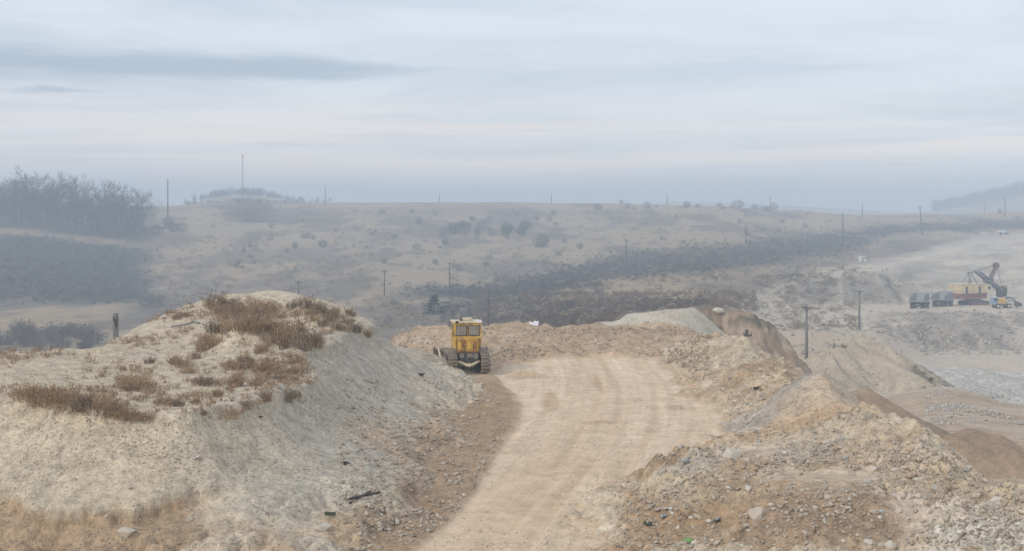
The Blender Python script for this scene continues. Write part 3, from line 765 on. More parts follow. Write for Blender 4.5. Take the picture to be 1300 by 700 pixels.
# ------------------------------------------------------------------ mesh helpers
random.seed(11)
RNG = np.random.RandomState(5)
class MB:
    def __init__(s): s.v = []; s.f = []
    def add(s, vs, fs):
        k = len(s.v); s.v += [tuple(p) for p in vs]; s.f += [tuple(i + k for i in f) for f in fs]
        return s
    def box(s, c, d, rz=0.0, rx=0.0, ry=0.0):
        x, y, z = d[0] / 2, d[1] / 2, d[2] / 2
        P = [(-x, -y, -z), (x, -y, -z), (x, y, -z), (-x, y, -z), (-x, -y, z), (x, -y, z), (x, y, z), (-x, y, z)]
        o = []
        for (a, b, e) in P:
            if rx: b, e = b * math.cos(rx) - e * math.sin(rx), b * math.sin(rx) + e * math.cos(rx)
            if ry: a, e = a * math.cos(ry) + e * math.sin(ry), -a * math.sin(ry) + e * math.cos(ry)
            if rz: a, b = a * math.cos(rz) - b * math.sin(rz), a * math.sin(rz) + b * math.cos(rz)
            o.append((a + c[0], b + c[1], e + c[2]))
        return s.add(o, [(0, 3, 2, 1), (4, 5, 6, 7), (0, 1, 5, 4), (1, 2, 6, 5), (2, 3, 7, 6), (3, 0, 4, 7)])
    def tube(s, p0, p1, r0, r1=None, n=8, cap=True):
        r1 = r0 if r1 is None else r1
        a = np.array(p0, float); b = np.array(p1, float); d = b - a; L = np.linalg.norm(d); d = d / max(L, 1e-9)
        h = np.array([0, 0, 1.0]) if abs(d[2]) < .9 else np.array([1.0, 0, 0])
        e1 = np.cross(d, h); e1 /= np.linalg.norm(e1); e2 = np.cross(d, e1)
        vs = []
        for c, r in ((a, r0), (b, r1)):
            for i in range(n):
                t = 2 * math.pi * i / n; vs.append(c + r * (math.cos(t) * e1 + math.sin(t) * e2))
        fs = [(i, i + n, (i + 1) % n + n, (i + 1) % n) for i in range(n)]
        if cap: fs += [tuple(range(n)), tuple(range(2 * n - 1, n - 1, -1))]
        return s.add(vs, fs)
    def prism(s, poly, x0, x1):
        """outline of (y, z) points drawn out from x0 to x1"""
        n = len(poly)
        vs = [(x0, y, z) for y, z in poly] + [(x1, y, z) for y, z in poly]
        return s.add(vs, [tuple(range(n))[::-1], tuple(range(n, 2 * n))] + [(i, (i + 1) % n, (i + 1) % n + n, i + n) for i in range(n)])
    def mesh(s, name, mat, bevel=0.0, smooth=False):
        me = bpy.data.meshes.new(name); me.from_pydata(s.v, [], s.f)
        bm = bmesh.new(); bm.from_mesh(me)
        bmesh.ops.recalc_face_normals(bm, faces=bm.faces)
        if bevel: bmesh.ops.bevel(bm, geom=[e for e in bm.edges if e.calc_face_angle(0) > .5], offset=bevel, segments=2, affect='EDGES', profile=.6)
        bm.to_mesh(me); bm.free()
        if smooth: me.polygons.foreach_set('use_smooth', np.ones(len(me.polygons), bool))
        me.materials.append(mat)
        return me
    def build(s, name, mat, parent=None, bevel=0.0, smooth=False):
        return link(name, s.mesh(name, mat, bevel, smooth), parent)


def link(name, me, parent=None, loc=None, rot=None, scale=None):
    o = bpy.data.objects.new(name, me); COL.objects.link(o)
    if parent: o.parent = parent
    if loc is not None: o.location = loc
    if rot is not None: o.rotation_euler = rot
    if scale is not None: o.scale = scale
    return o


def thing(name, label, cat, loc, rz=0.0, group=None):
    o = link(name, None, None, loc, (0, 0, rz)); o.empty_display_size = .3
    return tag(o, label, cat, group)


def fast_mesh(name, v, f, mat):
    """v (n,3), f (m,k) arrays"""
    me = bpy.data.meshes.new(name); v = np.asarray(v, np.float32); f = np.asarray(f, np.int32); k = f.shape[1]
    me.vertices.add(len(v)); me.vertices.foreach_set('co', v.ravel())
    me.loops.add(f.size); me.loops.foreach_set('vertex_index', f.ravel())
    me.polygons.add(len(f)); me.polygons.foreach_set('loop_start', np.arange(0, f.size, k, dtype=np.int32))
    me.update(calc_edges=True); me.materials.append(mat)
    return me


# ------------------------------------------------------------------ materials of things
M['yellow'] = plain('yellow_paint', (.70, .41, .05), .55, .15, 5, dirt=(.23, .165, .10), dirt_amt=.85, dscale=2.6)
M['yellow_rust'] = plain('stained_yellow_paint', (.40, .19, .035), .6, .35, 4, dirt=(.11, .06, .03), dirt_amt=.9, dscale=3)
M['cream'] = plain('cream_paint', (.70, .62, .44), .55, .12, 5, dirt=(.35, .27, .18), dirt_amt=.6)
M['steel'] = plain('dusty_steel', (.22, .185, .15), .7, .3, 4, .3, dirt=(.33, .26, .19), dirt_amt=.8)
M['darkmetal'] = plain('dark_metal', (.045, .042, .04), .6, .3, 5, .2, dirt=(.16, .125, .09), dirt_amt=.5)
M['black'] = plain('black_rubber', (.025, .025, .027), .85, .3, 4, dirt=(.12, .10, .08), dirt_amt=.4)
M['white'] = plain('white_paint', (.74, .73, .70), .5, .08, 5, dirt=(.42, .36, .28), dirt_amt=.35)
M['red'] = plain('red_paint', (.27, .095, .095), .6, .2, 1.0, dirt=(.22, .16, .13), dirt_amt=.5, dscale=.8)
M['sandyellow'] = plain('pale_yellow_paint', (.62, .49, .29), .6, .1, 1.0, dirt=(.42, .30, .17), dirt_amt=.4, dscale=.6)
M['slate'] = plain('slate_paint', (.085, .105, .125), .6, .2, 1.0, dirt=(.26, .24, .21), dirt_amt=.6, dscale=.9)
M['greybody'] = plain('grey_tipper_steel', (.27, .285, .29), .65, .15, 1.0, .1, dirt=(.40, .37, .33), dirt_amt=.7, dscale=.8)
M['blue'] = plain('faded_blue_paint', (.20, .30, .42), .5, .15, 1.0, dirt=(.32, .28, .24), dirt_amt=.4)
M['brownsteel'] = plain('brown_steel', (.16, .115, .10), .7, .25, 1.0, .1)
M['wood'] = plain('weathered_wood', (.085, .075, .066), .9, .3, 3)
M['concrete'] = plain('pole_concrete', (.17, .16, .148), .9, .2, 3)
M['ceramic'] = plain('ceramic', (.5, .5, .48), .35, .1, 5)
M['roof_red'] = plain('red_roof', (.30, .12, .09), .8, .2, 1)
M['plaster'] = plain('plaster', (.6, .55, .48), .9, .1, 1)
M['plastic_blue'] = plain('blue_grey_plastic', (.20, .235, .27), .45, .25, 8, dirt=(.33, .28, .21), dirt_amt=.5, dscale=6)
M['plastic_green'] = plain('green_plastic', (.16, .34, .10), .4, .2, 8)
M['plastic_white'] = plain('white_plastic', (.75, .72, .74), .45, .1, 8)
M['rubber_pipe'] = plain('grey_pipe', (.21, .205, .20), .6, .2, 6)
M['rock'] = vary('limestone', (.58, .53, .45), (.40, .33, .25), .92, 3)
M['rock_warm'] = vary('ochre_limestone', (.50, .38, .26), (.42, .30, .22), .92, 3)
M['rock_grey'] = vary('grey_stone', (.43, .41, .375), (.29, .27, .24), .92, 3)
M['twig'] = vary('dry_weed', (.38, .265, .16), (.24, .16, .10))
M['twig2'] = vary('grey_dry_weed', (.20, .155, .11), (.33, .235, .14))
M['shrub'] = vary('bare_shrub', (.13, .12, .11), (.18, .16, .14))
M['shrub_purple'] = plain('purplish_bare_twigs', (.085, .065, .07), .9, .3, 2, spec=.1)
M['evergreen'] = vary('juniper_green', (.055, .075, .05), (.085, .10, .07))
M['pine'] = plain('pine_needles', (.03, .095, .05), .85, .4, 1.5, spec=.1)
M['bark'] = plain('bark', (.085, .075, .065), .95, .3, 2, spec=.1)
M['treetwig'] = vary('bare_twigs', (.075, .07, .068), (.11, .10, .092))
M['treedark'] = plain('conifer_dark', (.04, .055, .045), .9, .3, 1, spec=.1)
def glass_mat():
    m, g, b, out = new_mat('window_glass')
    b.inputs['Base Color'].default_value = (.02, .025, .03, 1); b.inputs['Roughness'].default_value = .08
    tr = g.n('ShaderNodeBsdfTransparent'); tr.inputs[0].default_value = (.86, .90, .92, 1)
    b.inputs['Base Color'].default_value = (.75, .78, .80, 1); b.inputs['Metallic'].default_value = 1.0
    mx = g.n('ShaderNodeMixShader'); mx.inputs[0].default_value = .38
    t = m.node_tree
    t.links.new(tr.outputs[0], mx.inputs[1]); t.links.new(b.outputs[0], mx.inputs[2]); t.links.new(mx.outputs[0], out.inputs[0])
    return m
M['glass'] = glass_mat()
M['darkglass'] = plain('dark_glass', (.03, .04, .05), .1, .1, 1, spec=.6)

# ------------------------------------------------------------------ bulldozer (forward = +Y)
def bulldozer(loc, rz):
    t = thing('bulldozer', 'yellow crawler bulldozer seen from behind at the edge of the dirt road', 'bulldozer', loc, rz)
    # running gear: oval of shoes round sprocket, idler and rollers
    R, zc0, ya, yb = .47, .56, -1.45, 1.35
    path = []
    L1 = yb - ya; per = 2 * L1 + 2 * math.pi * R; ns = 38
    def on(sv):
        sv %= per
        if sv < L1: return (ya + sv, zc0 - R, 0.0)
        sv -= L1
        if sv < math.pi * R:
            a = sv / R; return (yb + R * math.sin(a), zc0 - R * math.cos(a), a)
        sv -= math.pi * R
        if sv < L1: return (yb - sv, zc0 + R, math.pi)
        sv -= L1
        a = math.pi + sv / R
        return (ya + R * math.sin(a), zc0 - R * math.cos(a), a)
    shoe = MB(); shoe.box((0, 0, -.02), (.54, .185, .045)); shoe.box((0, -.06, -.075), (.54, .03, .07))
    shoe_me = shoe.mesh('track_shoe', M['steel'])
    for sx in (-1, 1):
        x = sx * .97
        tr = MB()
        pts = [on(i * per / 60)[:2] for i in range(60)]
        tr.prism([(zc[0], zc[1]) for zc in [(p[0], p[1]) for p in pts]], x - .10, x + .10)
        track = tr.build('track', M['darkmetal'], t)
        for i in range(ns):
            y, z, a = on(i * per / ns)
            link('track_shoe', shoe_me, track, (x, y, z), (a, 0, 0))
        for yy, rr, nm in ((ya, .40, 'sprocket'), (yb, .38, 'idler_wheel')):
            w_ = MB(); w_.tube((x - .16, yy, zc0), (x + .16, yy, zc0), rr, n=20); w_.tube((x - .24, yy, zc0), (x + .24, yy, zc0), .16, n=12)
            w_.build(nm, M['steel'], track)
        for k in range(5):
            w_ = MB(); w_.tube((x - .17, ya + .45 + k * .48, .27), (x + .17, ya + .45 + k * .48, .27), .12, n=12)
            w_.build('track_roller', M['steel'], track)
        fr = MB(); fr.box((x + sx * .02, -.05, .50), (.30, 2.2, .30)); fr.build('track_frame', M['darkmetal'], t, .03)
        fd = MB(); fd.box((sx * .93, -.25, 1.16), (.62, 1.9, .05)); fd.box((sx * 1.235, -.25, 1.10), (.03, 1.9, .14))
        fd.box((sx * .90, -.95, 1.30), (.46, .46, .24)); fd.build('fender', M['steel'], t, .015)
    # belly, transmission case, tow hitch
    b = MB(); b.box((0, 0, .70), (1.05, 3.0, .50)); b.box((0, -1.40, .84), (1.12, .42, .66)); b.build('rear_housing', M['darkmetal'], t, .05)
    b = MB(); b.tube((-.42, -1.63, 1.02), (-.42, -1.56, 1.02), .15, n=14); b.tube((.40, -1.63, .98), (.40, -1.56, .98), .17, n=14); b.box((.05, -1.63, 1.02), (.34, .10, .22))
    b.build('housing_cover', M['steel'], t)
    b = MB()
    b.add([(-.62, -1.66, .74), (-.62, -1.66, .62), (-.12, -1.80, .40), (.12, -1.80, .40), (.62, -1.66, .62), (.62, -1.66, .74), (.12, -1.80, .55), (-.12, -1.80, .55),
           (-.62, -1.56, .74), (-.62, -1.56, .62), (-.12, -1.66, .40), (.12, -1.66, .40), (.62, -1.56, .62), (.62, -1.56, .74), (.12, -1.66, .55), (-.12, -1.66, .55)],
          [(0, 1, 2, 7), (7, 2, 3, 6), (6, 3, 4, 5), (8, 15, 10, 9), (15, 14, 11, 10), (14, 13, 12, 11), (0, 7, 15, 8), (7, 6, 14, 15), (6, 5, 13, 14), (1, 9, 10, 2), (2, 10, 11, 3), (3, 11, 12, 4), (0, 8, 9, 1), (5, 4, 12, 13)])
    b.box((0, -1.86, .47), (.20, .20, .12)); b.tube((0, -1.9, .36), (0, -1.9, .62), .035, n=8)
    b.build('drawbar', M['cream'], t)
    b = MB(); b.tube((-.48, -1.62, .70), (-.50, -1.66, .30), .02, n=6); b.build('chain', M['steel'], t)
    # fuel tank behind the cab with rusty stripes
    tk = MB()
    pr = [(-.62, 1.22), (.62, 1.22), (.62, 1.95), (.56, 2.06), (-.56, 2.06), (-.62, 1.95)]
    n = len(pr)
    tk.add([(x, -1.30, z) for x, z in pr] + [(x, -.80, z) for x, z in pr], [tuple(range(n)), tuple(range(2 * n - 1, n - 1, -1))] + [(i, i + n, (i + 1) % n + n, (i + 1) % n) for i in range(n)])
    tank = tk.build('fuel_tank', M['yellow'], t, .06)
    for x in (-.28, .40):
        s_ = MB(); s_.box((x, -1.315, 1.60), (.26, .035, .66)); s_.build('tank_strap', M['yellow_rust'], tank, .01)
    s_ = MB(); s_.box((.06, -1.32, 1.60), (.22, .03, .70)); s_.build('tank_panel', M['yellow'], tank, .01)
    s_ = MB(); s_.box((0, -1.30, 1.21), (1.30, .16, .07)); s_.build('tank_shelf', M['yellow_rust'], tank, .01)
    # cab: sills, posts, header
    c = MB()
    x0, y0, y1 = .80, -1.02, .42
    for sx in (-1, 1):
        for y in (y0, y1): c.box((sx * (x0 - .06), y, 2.02), (.13, .13, 1.72))
        c.box((sx * x0 - sx * .03, (y0 + y1) / 2, 1.60), (.07, y1 - y0, .78))
        c.box((sx * (x0 - .03), (y0 + y1) / 2, 2.80), (.07, y1 - y0, .18)); c.box((sx * (x0 - .03), -.28, 2.35), (.07, .08, .80))
    for y in (y0, y1):
        c.box((0, y, 2.80), (1.5, .12, .18)); c.box((0, y, 2.08), (1.5, .12, .16)); c.box((0, y, 2.44), (.10, .10, .62))
    c.box((0, y1, 1.6), (1.5, .08, .85))
    cab = c.build('cab', M['yellow'], t, .02)
    for y in (y0 - .01, y1 + .01):
        for x in (-.37, .37):
            g_ = MB(); g_.box((x, y, 2.44), (.62, .012, .56)); pane = g_.build('window_pane', M['glass'], cab)
    for sx in (-1, 1):
        for yy, ly_ in ((-.65, .62), (.07, .58)):
            g_ = MB(); g_.box((sx * (x0 - .03), yy, 2.35), (.012, ly_, .72)); g_.build('window_pane', M['glass'], cab)
    for x in (-.37, .37):
        g_ = MB(); w0, h0 = .66, .60
        for dx_ in (-.32, .32): g_.box((x + dx_, y0 - .075, 2.44), (.035, .03, h0))
        for dz_ in (-.29, .29): g_.box((x, y0 - .075, 2.44 + dz_), (w0, .03, .035))
        g_.build('window_frame', M['darkmetal'], cab)
    r = MB(); r.box((0, -.30, 2.93), (1.74, 1.72, .10)); roof = r.build('roof', M['cream'], t, .04)
    for sx in (-1, 1):
        l = MB(); l.box((sx * .68, -1.16, 2.98), (.30, .16, .20)); l.build('work_lamp', M['white'] if sx > 0 else M['cream'], roof, .04)
    l = MB(); l.tube((-.66, -1.27, 2.95), (-.66, -1.24, 2.95), .09, n=14); l.build('lamp_lens', M['darkmetal'], roof)
    l = MB(); l.box((.0, -.35, 3.06), (.72, .6, .17)); l.build('roof_vent', M['cream'], roof, .04)
    l = MB(); l.tube((-.36, -.75, 3.0), (-.36, -.75, 3.18), .07, n=12); l.build('beacon', M['darkmetal'], roof)
    s_ = MB(); s_.box((-.2, -.35, 1.78), (.55, .5, .16)); s_.box((-.2, -.62, 2.10), (.55, .14, .55)); s_.build('seat', M['black'], cab, .04)
    s_ = MB(); s_.tube((.25, .1, 1.5), (.32, .0, 2.15), .02, n=6); s_.tube((.02, .1, 1.5), (-.02, .0, 2.25), .02, n=6); s_.build('lever', M['darkmetal'], cab)
    # engine hood, radiator, exhaust
    h = MB(); h.prism([(.46, 1.2), (2.05, 1.2), (2.08, 1.75), (1.95, 1.92), (.46, 2.0)], -.52, .52); hood = h.build('engine_hood', M['yellow'], t, .04)
    h = MB(); h.tube((.22, 1.0, 1.9), (.22, 1.0, 2.55), .06, n=12); h.build('exhaust_pipe', M['darkmetal'], hood)
    h = MB(); h.box((0, 2.10, 1.55), (.96, .06, .66)); h.build('radiator_grille', M['darkmetal'], hood, .01)
    # blade and push arms
    p = MB(); pr = []
    for i in range(9):
        a = -.55 + i * 1.1 / 8; pr.append((2.95 - .75 * math.cos(a) + .45, .62 + .85 * math.sin(a)))
    pr2 = [(y + .07, z) for y, z in pr[::-1]]
    p.prism(pr + pr2, -1.62, 1.62); bl = p.build('blade', M['steel'], t)
    for sx in (-1, 1):
        e = MB(); e.prism([(2.30, .12), (2.78, .10), (2.72, 1.12), (2.36, 1.15)], sx * 1.62, sx * 1.66); e.build('blade_end_plate', M['darkmetal'], bl)
        e = MB(); e.tube((sx * 1.38, -.1, .52), (sx * 1.38, 2.62, .42), .105, n=8); e.build('push_arm', M['steel'], t)
        e = MB(); e.tube((sx * 1.34, 1.4, .56), (sx * 1.36, 2.6, 1.02), .06, n=8); e.build('tilt_strut', M['cream'], t)
        e = MB(); e.tube((sx * .45, 1.95, 1.65), (sx * .5, 2.6, .9), .06, n=8); e.build('lift_cylinder', M['white'], t)
    p = MB(); p.box((0, 2.62, .14), (3.2, .16, .05), rx=-.5); p.build('cutting_edge', M['steel'], bl)
    return t


DZ = at(591, 470, 84.5)
bulldozer((DZ[0], DZ[1], ground(DZ[0], DZ[1] + .2) - .04), math.radians(9))

# ------------------------------------------------------------------ quarry machines
def wheel(parent, x, y, r, w_, z=None, nm='wheel'):
    z = r if z is None else z
    m_ = MB(); m_.tube((x - w_ / 2, y, z), (x + w_ / 2, y, z), r, n=20); o = m_.build(nm, M['black'], parent, .06)
    m_ = MB(); m_.tube((x - w_ / 2 - .03, y, z), (x + w_ / 2 + .03, y, z), r * .5, n=16); m_.build('rim', M['greybody'], o)
    return o


def dump_truck(loc, rz, label):
    t = thing('dump_truck', label, 'dump truck', loc, rz, 'dump trucks on the pit bench'); t.scale = (1.0, 1.0, 1.0)
    for sx in (-1, 1):
        wheel(t, sx * 1.45, 2.0, .82, .62)
        wheel(t, sx * 1.05, -1.9, .82, .58); wheel(t, sx * 1.70, -1.9, .82, .58)
    m_ = MB(); m_.box((0, .2, 1.15), (1.1, 7.0, .45)); m_.box((0, -1.9, .82), (3.0, .5, .5)); m_.box((0, 2.0, .82), (2.6, .35, .35)); m_.build('chassis', M['slate'], t, .04)
    body = MB()
    pr = [(-4.3, 2.05), (-2.0, 1.55), (1.7, 1.75), (2.0, 3.75), (4.1, 4.05), (4.1, 4.2), (1.8, 3.95), (-3.2, 3.45), (-4.4, 2.35)]
    for x0, x1 in ((-1.9, -1.76), (1.76, 1.9)): body.prism(pr, x0, x1)
    body.prism([(-4.3, 2.05), (-2.0, 1.55), (1.7, 1.75), (1.72, 1.93), (-2.0, 1.75), (-4.3, 2.22)], -1.76, 1.76)
    body.prism([(1.7, 1.75), (2.0, 3.8), (1.86, 3.85), (1.56, 1.8)], -1.76, 1.76)
    bd = body.build('tipper_body', M['greybody'], t)
    m_ = MB(); m_.prism([(1.7, 3.82), (4.15, 4.06), (4.15, 4.2), (1.7, 3.98)], -1.95, 1.95); m_.build('canopy', M['greybody'], bd)
    for sx in (-1, 1):
        for k in range(4):
            m_ = MB(); yy = -2.6 + k * 1.2; m_.box((sx * 1.95, yy, 2.62 + .12 * k), (.12, .18, 1.5), rx=.05); m_.build('body_rib', M['slate'], bd)
    m_ = MB(); m_.box((-.95, 2.75, 2.65), (1.5, 1.5, 1.6)); cb = m_.build('cab', M['slate'], t, .08)
    m_ = MB(); m_.box((-.95, 3.52, 2.95), (1.3, .03, .7)); m_.build('windscreen', M['darkglass'], cb)
    m_ = MB(); m_.box((-1.72, 2.75, 2.95), (.03, 1.1, .7)); m_.build('side_window', M['darkglass'], cb)
    m_ = MB(); m_.box((.85, 2.9, 2.1), (1.6, 1.7, 1.2)); m_.box((0, 3.5, 1.35), (3.3, .8, .8)); m_.build('engine_hood', M['greybody'], t, .06)
    m_ = MB(); m_.box((0, 3.95, 1.9), (3.4, .10, .08)); m_.build('railing', M['white'], t)
    for sx in (-.9, .9):
        m_ = MB(); m_.tube((sx, 3.9, 1.45), (sx, 3.96, 1.45), .16, n=12); m_.build('headlight', M['white'], t)
    return t


def on_ground(px, Y, dz=0.0):
    X = (px - 650) / F * Y
    return (X, Y, ground(X, Y) + dz)


dump_truck(on_ground(1168, 372, -.05), math.radians(-30), 'grey quarry dump truck standing farther from the red and yellow shovel')
dump_truck(on_ground(1197, 384, -.05), math.radians(-38), 'grey quarry dump truck parked next to the red and yellow shovel')


def shovel(loc, rz):
    t = thing('mining_shovel', 'large yellow and red mining shovel with raised dark boom on the pit bench', 'mining shovel', loc, rz)
    # +X = front
    for sy in (-1, 1):
        m_ = MB()
        pr = [(-3.4, .45), (-3.0, 0.0), (3.0, 0.0), (3.4, .45), (3.4, .9), (3.0, 1.3), (-3.0, 1.3), (-3.4, .9)]
        m_.add([(x, sy * 2.0 - .5, z) for x, z in pr] + [(x, sy * 2.0 + .5, z) for x, z in pr], [tuple(range(8)), tuple(range(15, 7, -1))] + [(i, i + 8, (i + 1) % 8 + 8, (i + 1) % 8) for i in range(8)])
        tk = m_.build('crawler_track', M['darkmetal'], t, .06)
        for k in range(6):
            w_ = MB(); w_.tube((-2.5 + k, sy * 2.0 - .53, .55), (-2.5 + k, sy * 2.0 + .53, .55), .42, n=14); w_.build('track_wheel', M['brownsteel'], tk)
    m_ = MB(); m_.box((0, 0, 1.1), (4.2, 3.4, .9)); m_.tube((0, 0, 1.5), (0, 0, 1.95), 1.9, n=24); m_.build('carbody', M['slate'], t)
    m_ = MB(); m_.box((-1.9, 0, 2.65), (9.2, 4.6, 1.5)); hl = m_.build('lower_house', M['red'], t, .06)
    m_ = MB(); m_.box((-2.0, 0, 4.7), (9.4, 4.8, 2.6)); hu = m_.build('upper_house', M['sandyellow'], t, .08)
    m_ = MB(); m_.box((-2.0, 0, 6.05), (9.6, 5.0, .12)); m_.build('house_roof', M['cream'], hu)
    for x in (.0, -4.6):
        m_ = MB(); m_.box((x, -2.42, 4.4), (.7, .05, 2.0)); m_.build('door', M['darkmetal'], hu)
    m_ = MB(); m_.box((3.4, -1.7, 4.6), (1.6, 1.5, 2.2)); cb = m_.build('operator_cab', M['cream'], t, .06)
    m_ = MB(); m_.box((3.4, -2.47, 4.9), (1.0, .04, .9)); m_.build('cab_window', M['darkglass'], cb)
    m_ = MB(); m_.box((4.22, -1.7, 4.9), (.04, 1.1, .9)); m_.build('cab_window', M['darkglass'], cb)
    # gantry
    m_ = MB()
    for sy in (-1.2, 1.2):
        m_.tube((.2, sy, 6.1), (-1.4, sy * .5, 9.0), .14); m_.tube((-3.0, sy, 6.1), (-1.4, sy * .5, 9.0), .11)
    m_.tube((-1.4, -.8, 9.0), (-1.4, .8, 9.0), .22); m_.build('gantry', M['slate'], t)
    # boom
    m_ = MB()
    for sy in (-.7, .7): m_.tube((3.2, sy, 2.4), (8.0, sy * .5, 10.6), .42, .30, n=6)
    for k in range(5):
        q = .15 + k * .18; m_.tube((3.2 + 4.8 * q, -.7 + .35 * q, 2.4 + 8.2 * q), (3.2 + 4.8 * q, .7 - .35 * q, 2.4 + 8.2 * q), .18, n=6)
    bo = m_.build('boom', M['brownsteel'], t)
    for sy in (-.35, .35):
        m_ = MB(); m_.tube((8.1, sy - .12, 10.9), (8.1, sy + .12, 10.9), .85, n=20); m_.build('head_sheave', M['brownsteel'], bo)
    m_ = MB(); m_.tube((-1.4, .4, 9.0), (8.0, .3, 11.2), .05, n=5); m_.tube((-1.4, -.4, 9.0), (8.0, -.3, 11.2), .05, n=5); m_.build('boom_stay', M['darkmetal'], bo)
    # dipper handle through the boom, dipper at its lower end
    m_ = MB()
    for sy in (-.95, .95): m_.tube((1.3, sy, 9.3), (9.3, sy, 4.2), .36, n=6)
    m_.box((5.3, 0, 6.8), (1.4, 2.3, 1.5), ry=.55); hd = m_.build('dipper_handle', M['slate'], t)
    m_ = MB()
    for wx in ((-1.1, -.9), (.9, 1.1)): m_.add([(9.0, wx[0], 5.2), (11.2, wx[0], 4.6), (10.9, wx[0], 2.3), (9.1, wx[0], 2.0), (9.0, wx[1], 5.2), (11.2, wx[1], 4.6), (10.9, wx[1], 2.3), (9.1, wx[1], 2.0)],
                 [(0, 1, 2, 3), (7, 6, 5, 4), (0, 4, 5, 1), (1, 5, 6, 2), (2, 6, 7, 3), (3, 7, 4, 0)])
    m_.box((9.05, 0, 3.6), (.18, 1.8, 3.0)); m_.box((11.0, 0, 3.4), (.18, 1.8, 2.3), ry=-.12); m_.box((10.0, 0, 2.15), (1.8, 1.8, .15), ry=-.15)
    dp = m_.build('dipper', M['darkmetal'], t)
    for k in range(4):
        q = MB(); q.box((11.3, -.75 + k * .5, 4.95), (.16, .18, .7), ry=.15); q.build('tooth', M['steel'], dp)
    m_ = MB(); m_.tube((8.3, 0, 10.6), (10.2, 0, 5.2), .06, n=5); m_.build('hoist_rope', M['darkmetal'], t)
    m_ = MB(); m_.tube((-2.5, -1.4, 6.1), (-2.5, -1.4, 6.9), .16); m_.build('roof_vent', M['slate'], hu)
    m_ = MB(); m_.box((-1.8, -2.62, 3.4), (9.0, .5, .08)); m_.build('walkway', M['slate'], t)
    return t


shovel(on_ground(1236, 392, -.1), math.radians(24))


def loader(loc, rz):
    t = thing('loader', 'small blue and yellow wheel loader in front of the mining shovel', 'loader', loc, rz)
    for sx in (-1.6, 1.4):
        for sy in (-1, 1):
            m_ = MB(); m_.tube((sx, sy * 1.05 - .25, .68), (sx, sy * 1.05 + .25, .68), .68, n=18); w_ = m_.build('wheel', M['black'], t, .05)
            m_ = MB(); m_.tube((sx, sy * 1.05 - .28, .68), (sx, sy * 1.05 + .28, .68), .32, n=14); m_.build('rim', M['cream'], w_)
    m_ = MB(); m_.box((-.1, 0, 1.0), (4.6, 1.3, .5)); m_.build('chassis', M['slate'], t, .05)
    m_ = MB(); m_.box((-.35, 0, 1.95), (2.1, 1.8, 1.5)); m_.build('engine_hood', M['yellow'], t, .1)
    m_ = MB(); m_.box((-2.1, 0, 2.0), (1.4, 1.8, 1.9)); cb = m_.build('cab', M['blue'], t, .08)
    m_ = MB(); m_.box((-2.1, -.92, 2.4), (1.0, .03, .8)); m_.build('window_pane', M['darkglass'], cb)
    m_ = MB(); m_.box((-2.1, 0, 3.0), (1.5, 1.9, .1)); m_.build('roof', M['white'], cb)
    for sy in (-.7, .7):
        m_ = MB(); m_.tube((.6, sy, 2.5), (2.4, sy, 3.0), .14); m_.tube((2.4, sy, 3.0), (4.0, sy, 1.5), .14); m_.build('lift_arm', M['slate'], t)
    m_ = MB(); m_.prism([(-1.3, 0), (1.3, 0), (1.3, .1), (-1.3, .1)], 3.8, 3.82)
    m_.box((4.1, 0, 1.1), (.15, 2.6, 1.3), ry=.3); m_.box((4.55, 0, .6), (1.0, 2.6, .12)); m_.box((4.45, 1.25, 1.0), (.9, .1, .9)); m_.box((4.45, -1.25, 1.0), (.9, .1, .9))
    m_.build('bucket', M['darkmetal'], t)
    m_ = MB(); m_.tube((1.4, .3, 2.6), (1.4, .3, 3.7), .07); m_.build('exhaust_pipe', M['darkmetal'], t)
    return t


loader(on_ground(1272, 374, -.05), math.radians(6))


def car(loc, rz):
    t = thing('car', 'small white car parked on the upper quarry track', 'car', loc, rz)
    m_ = MB(); m_.prism([(-2.1, .35), (2.1, .35), (2.12, .75), (1.1, .92), (.55, 1.42), (-1.0, 1.45), (-1.7, .98), (-2.12, .9)], -.82, .82); bd = m_.build('body', M['white'], t, .06)
    for sx in (-1, 1):
        m_ = MB(); m_.prism([(.95, .95), (.5, 1.36), (-.95, 1.38), (-1.5, .98)], sx * .825, sx * .835); m_.build('side_window', M['darkglass'], bd)
        for y in (-1.3, 1.3):
            m_ = MB(); m_.tube((sx * .82 - .1, y, .31), (sx * .82 + .1, y, .31), .31, n=16); m_.build('wheel', M['black'], t)
        m_ = MB(); m_.box((sx * .6, 2.12, .68), (.3, .03, .14)); m_.build('headlight', M['ceramic'], bd)
    m_ = MB(); m_.add([(-.7, 1.08, .96), (.7, 1.08, .96), (.6, .6, 1.40), (-.6, .6, 1.40)], [(0, 1, 2, 3)]); m_.build('windscreen', M['darkglass'], bd)
    return t


def lorry(loc, rz):
    t = thing('truck', 'small truck with blue and white cab on the upper quarry track', 'truck', loc, rz)
    m_ = MB(); m_.box((0, 0, .75), (1.0, 5.6, .3)); m_.build('chassis', M['slate'], t)
    m_ = MB(); m_.box((0, 1.9, 1.75), (2.2, 1.5, 1.7)); cb = m_.build('cab', M['blue'], t, .1)
    m_ = MB(); m_.box((0, 2.67, 2.05), (1.9, .03, .75)); m_.build('windscreen', M['white'], cb)
    m_ = MB(); m_.box((0, 2.68, 1.1), (1.9, .05, .25)); m_.build('bumper', M['white'], cb)
    m_ = MB(); m_.box((0, -1.0, 1.5), (2.3, 3.8, 1.0)); m_.build('cargo_bed', M['white'], t, .04)
    for sx in (-1, 1):
        for y in (1.8, -1.6):
            m_ = MB(); m_.tube((sx * 1.0 - .14, y, .48), (sx * 1.0 + .14, y, .48), .48, n=16); m_.build('wheel', M['black'], t)
    return t


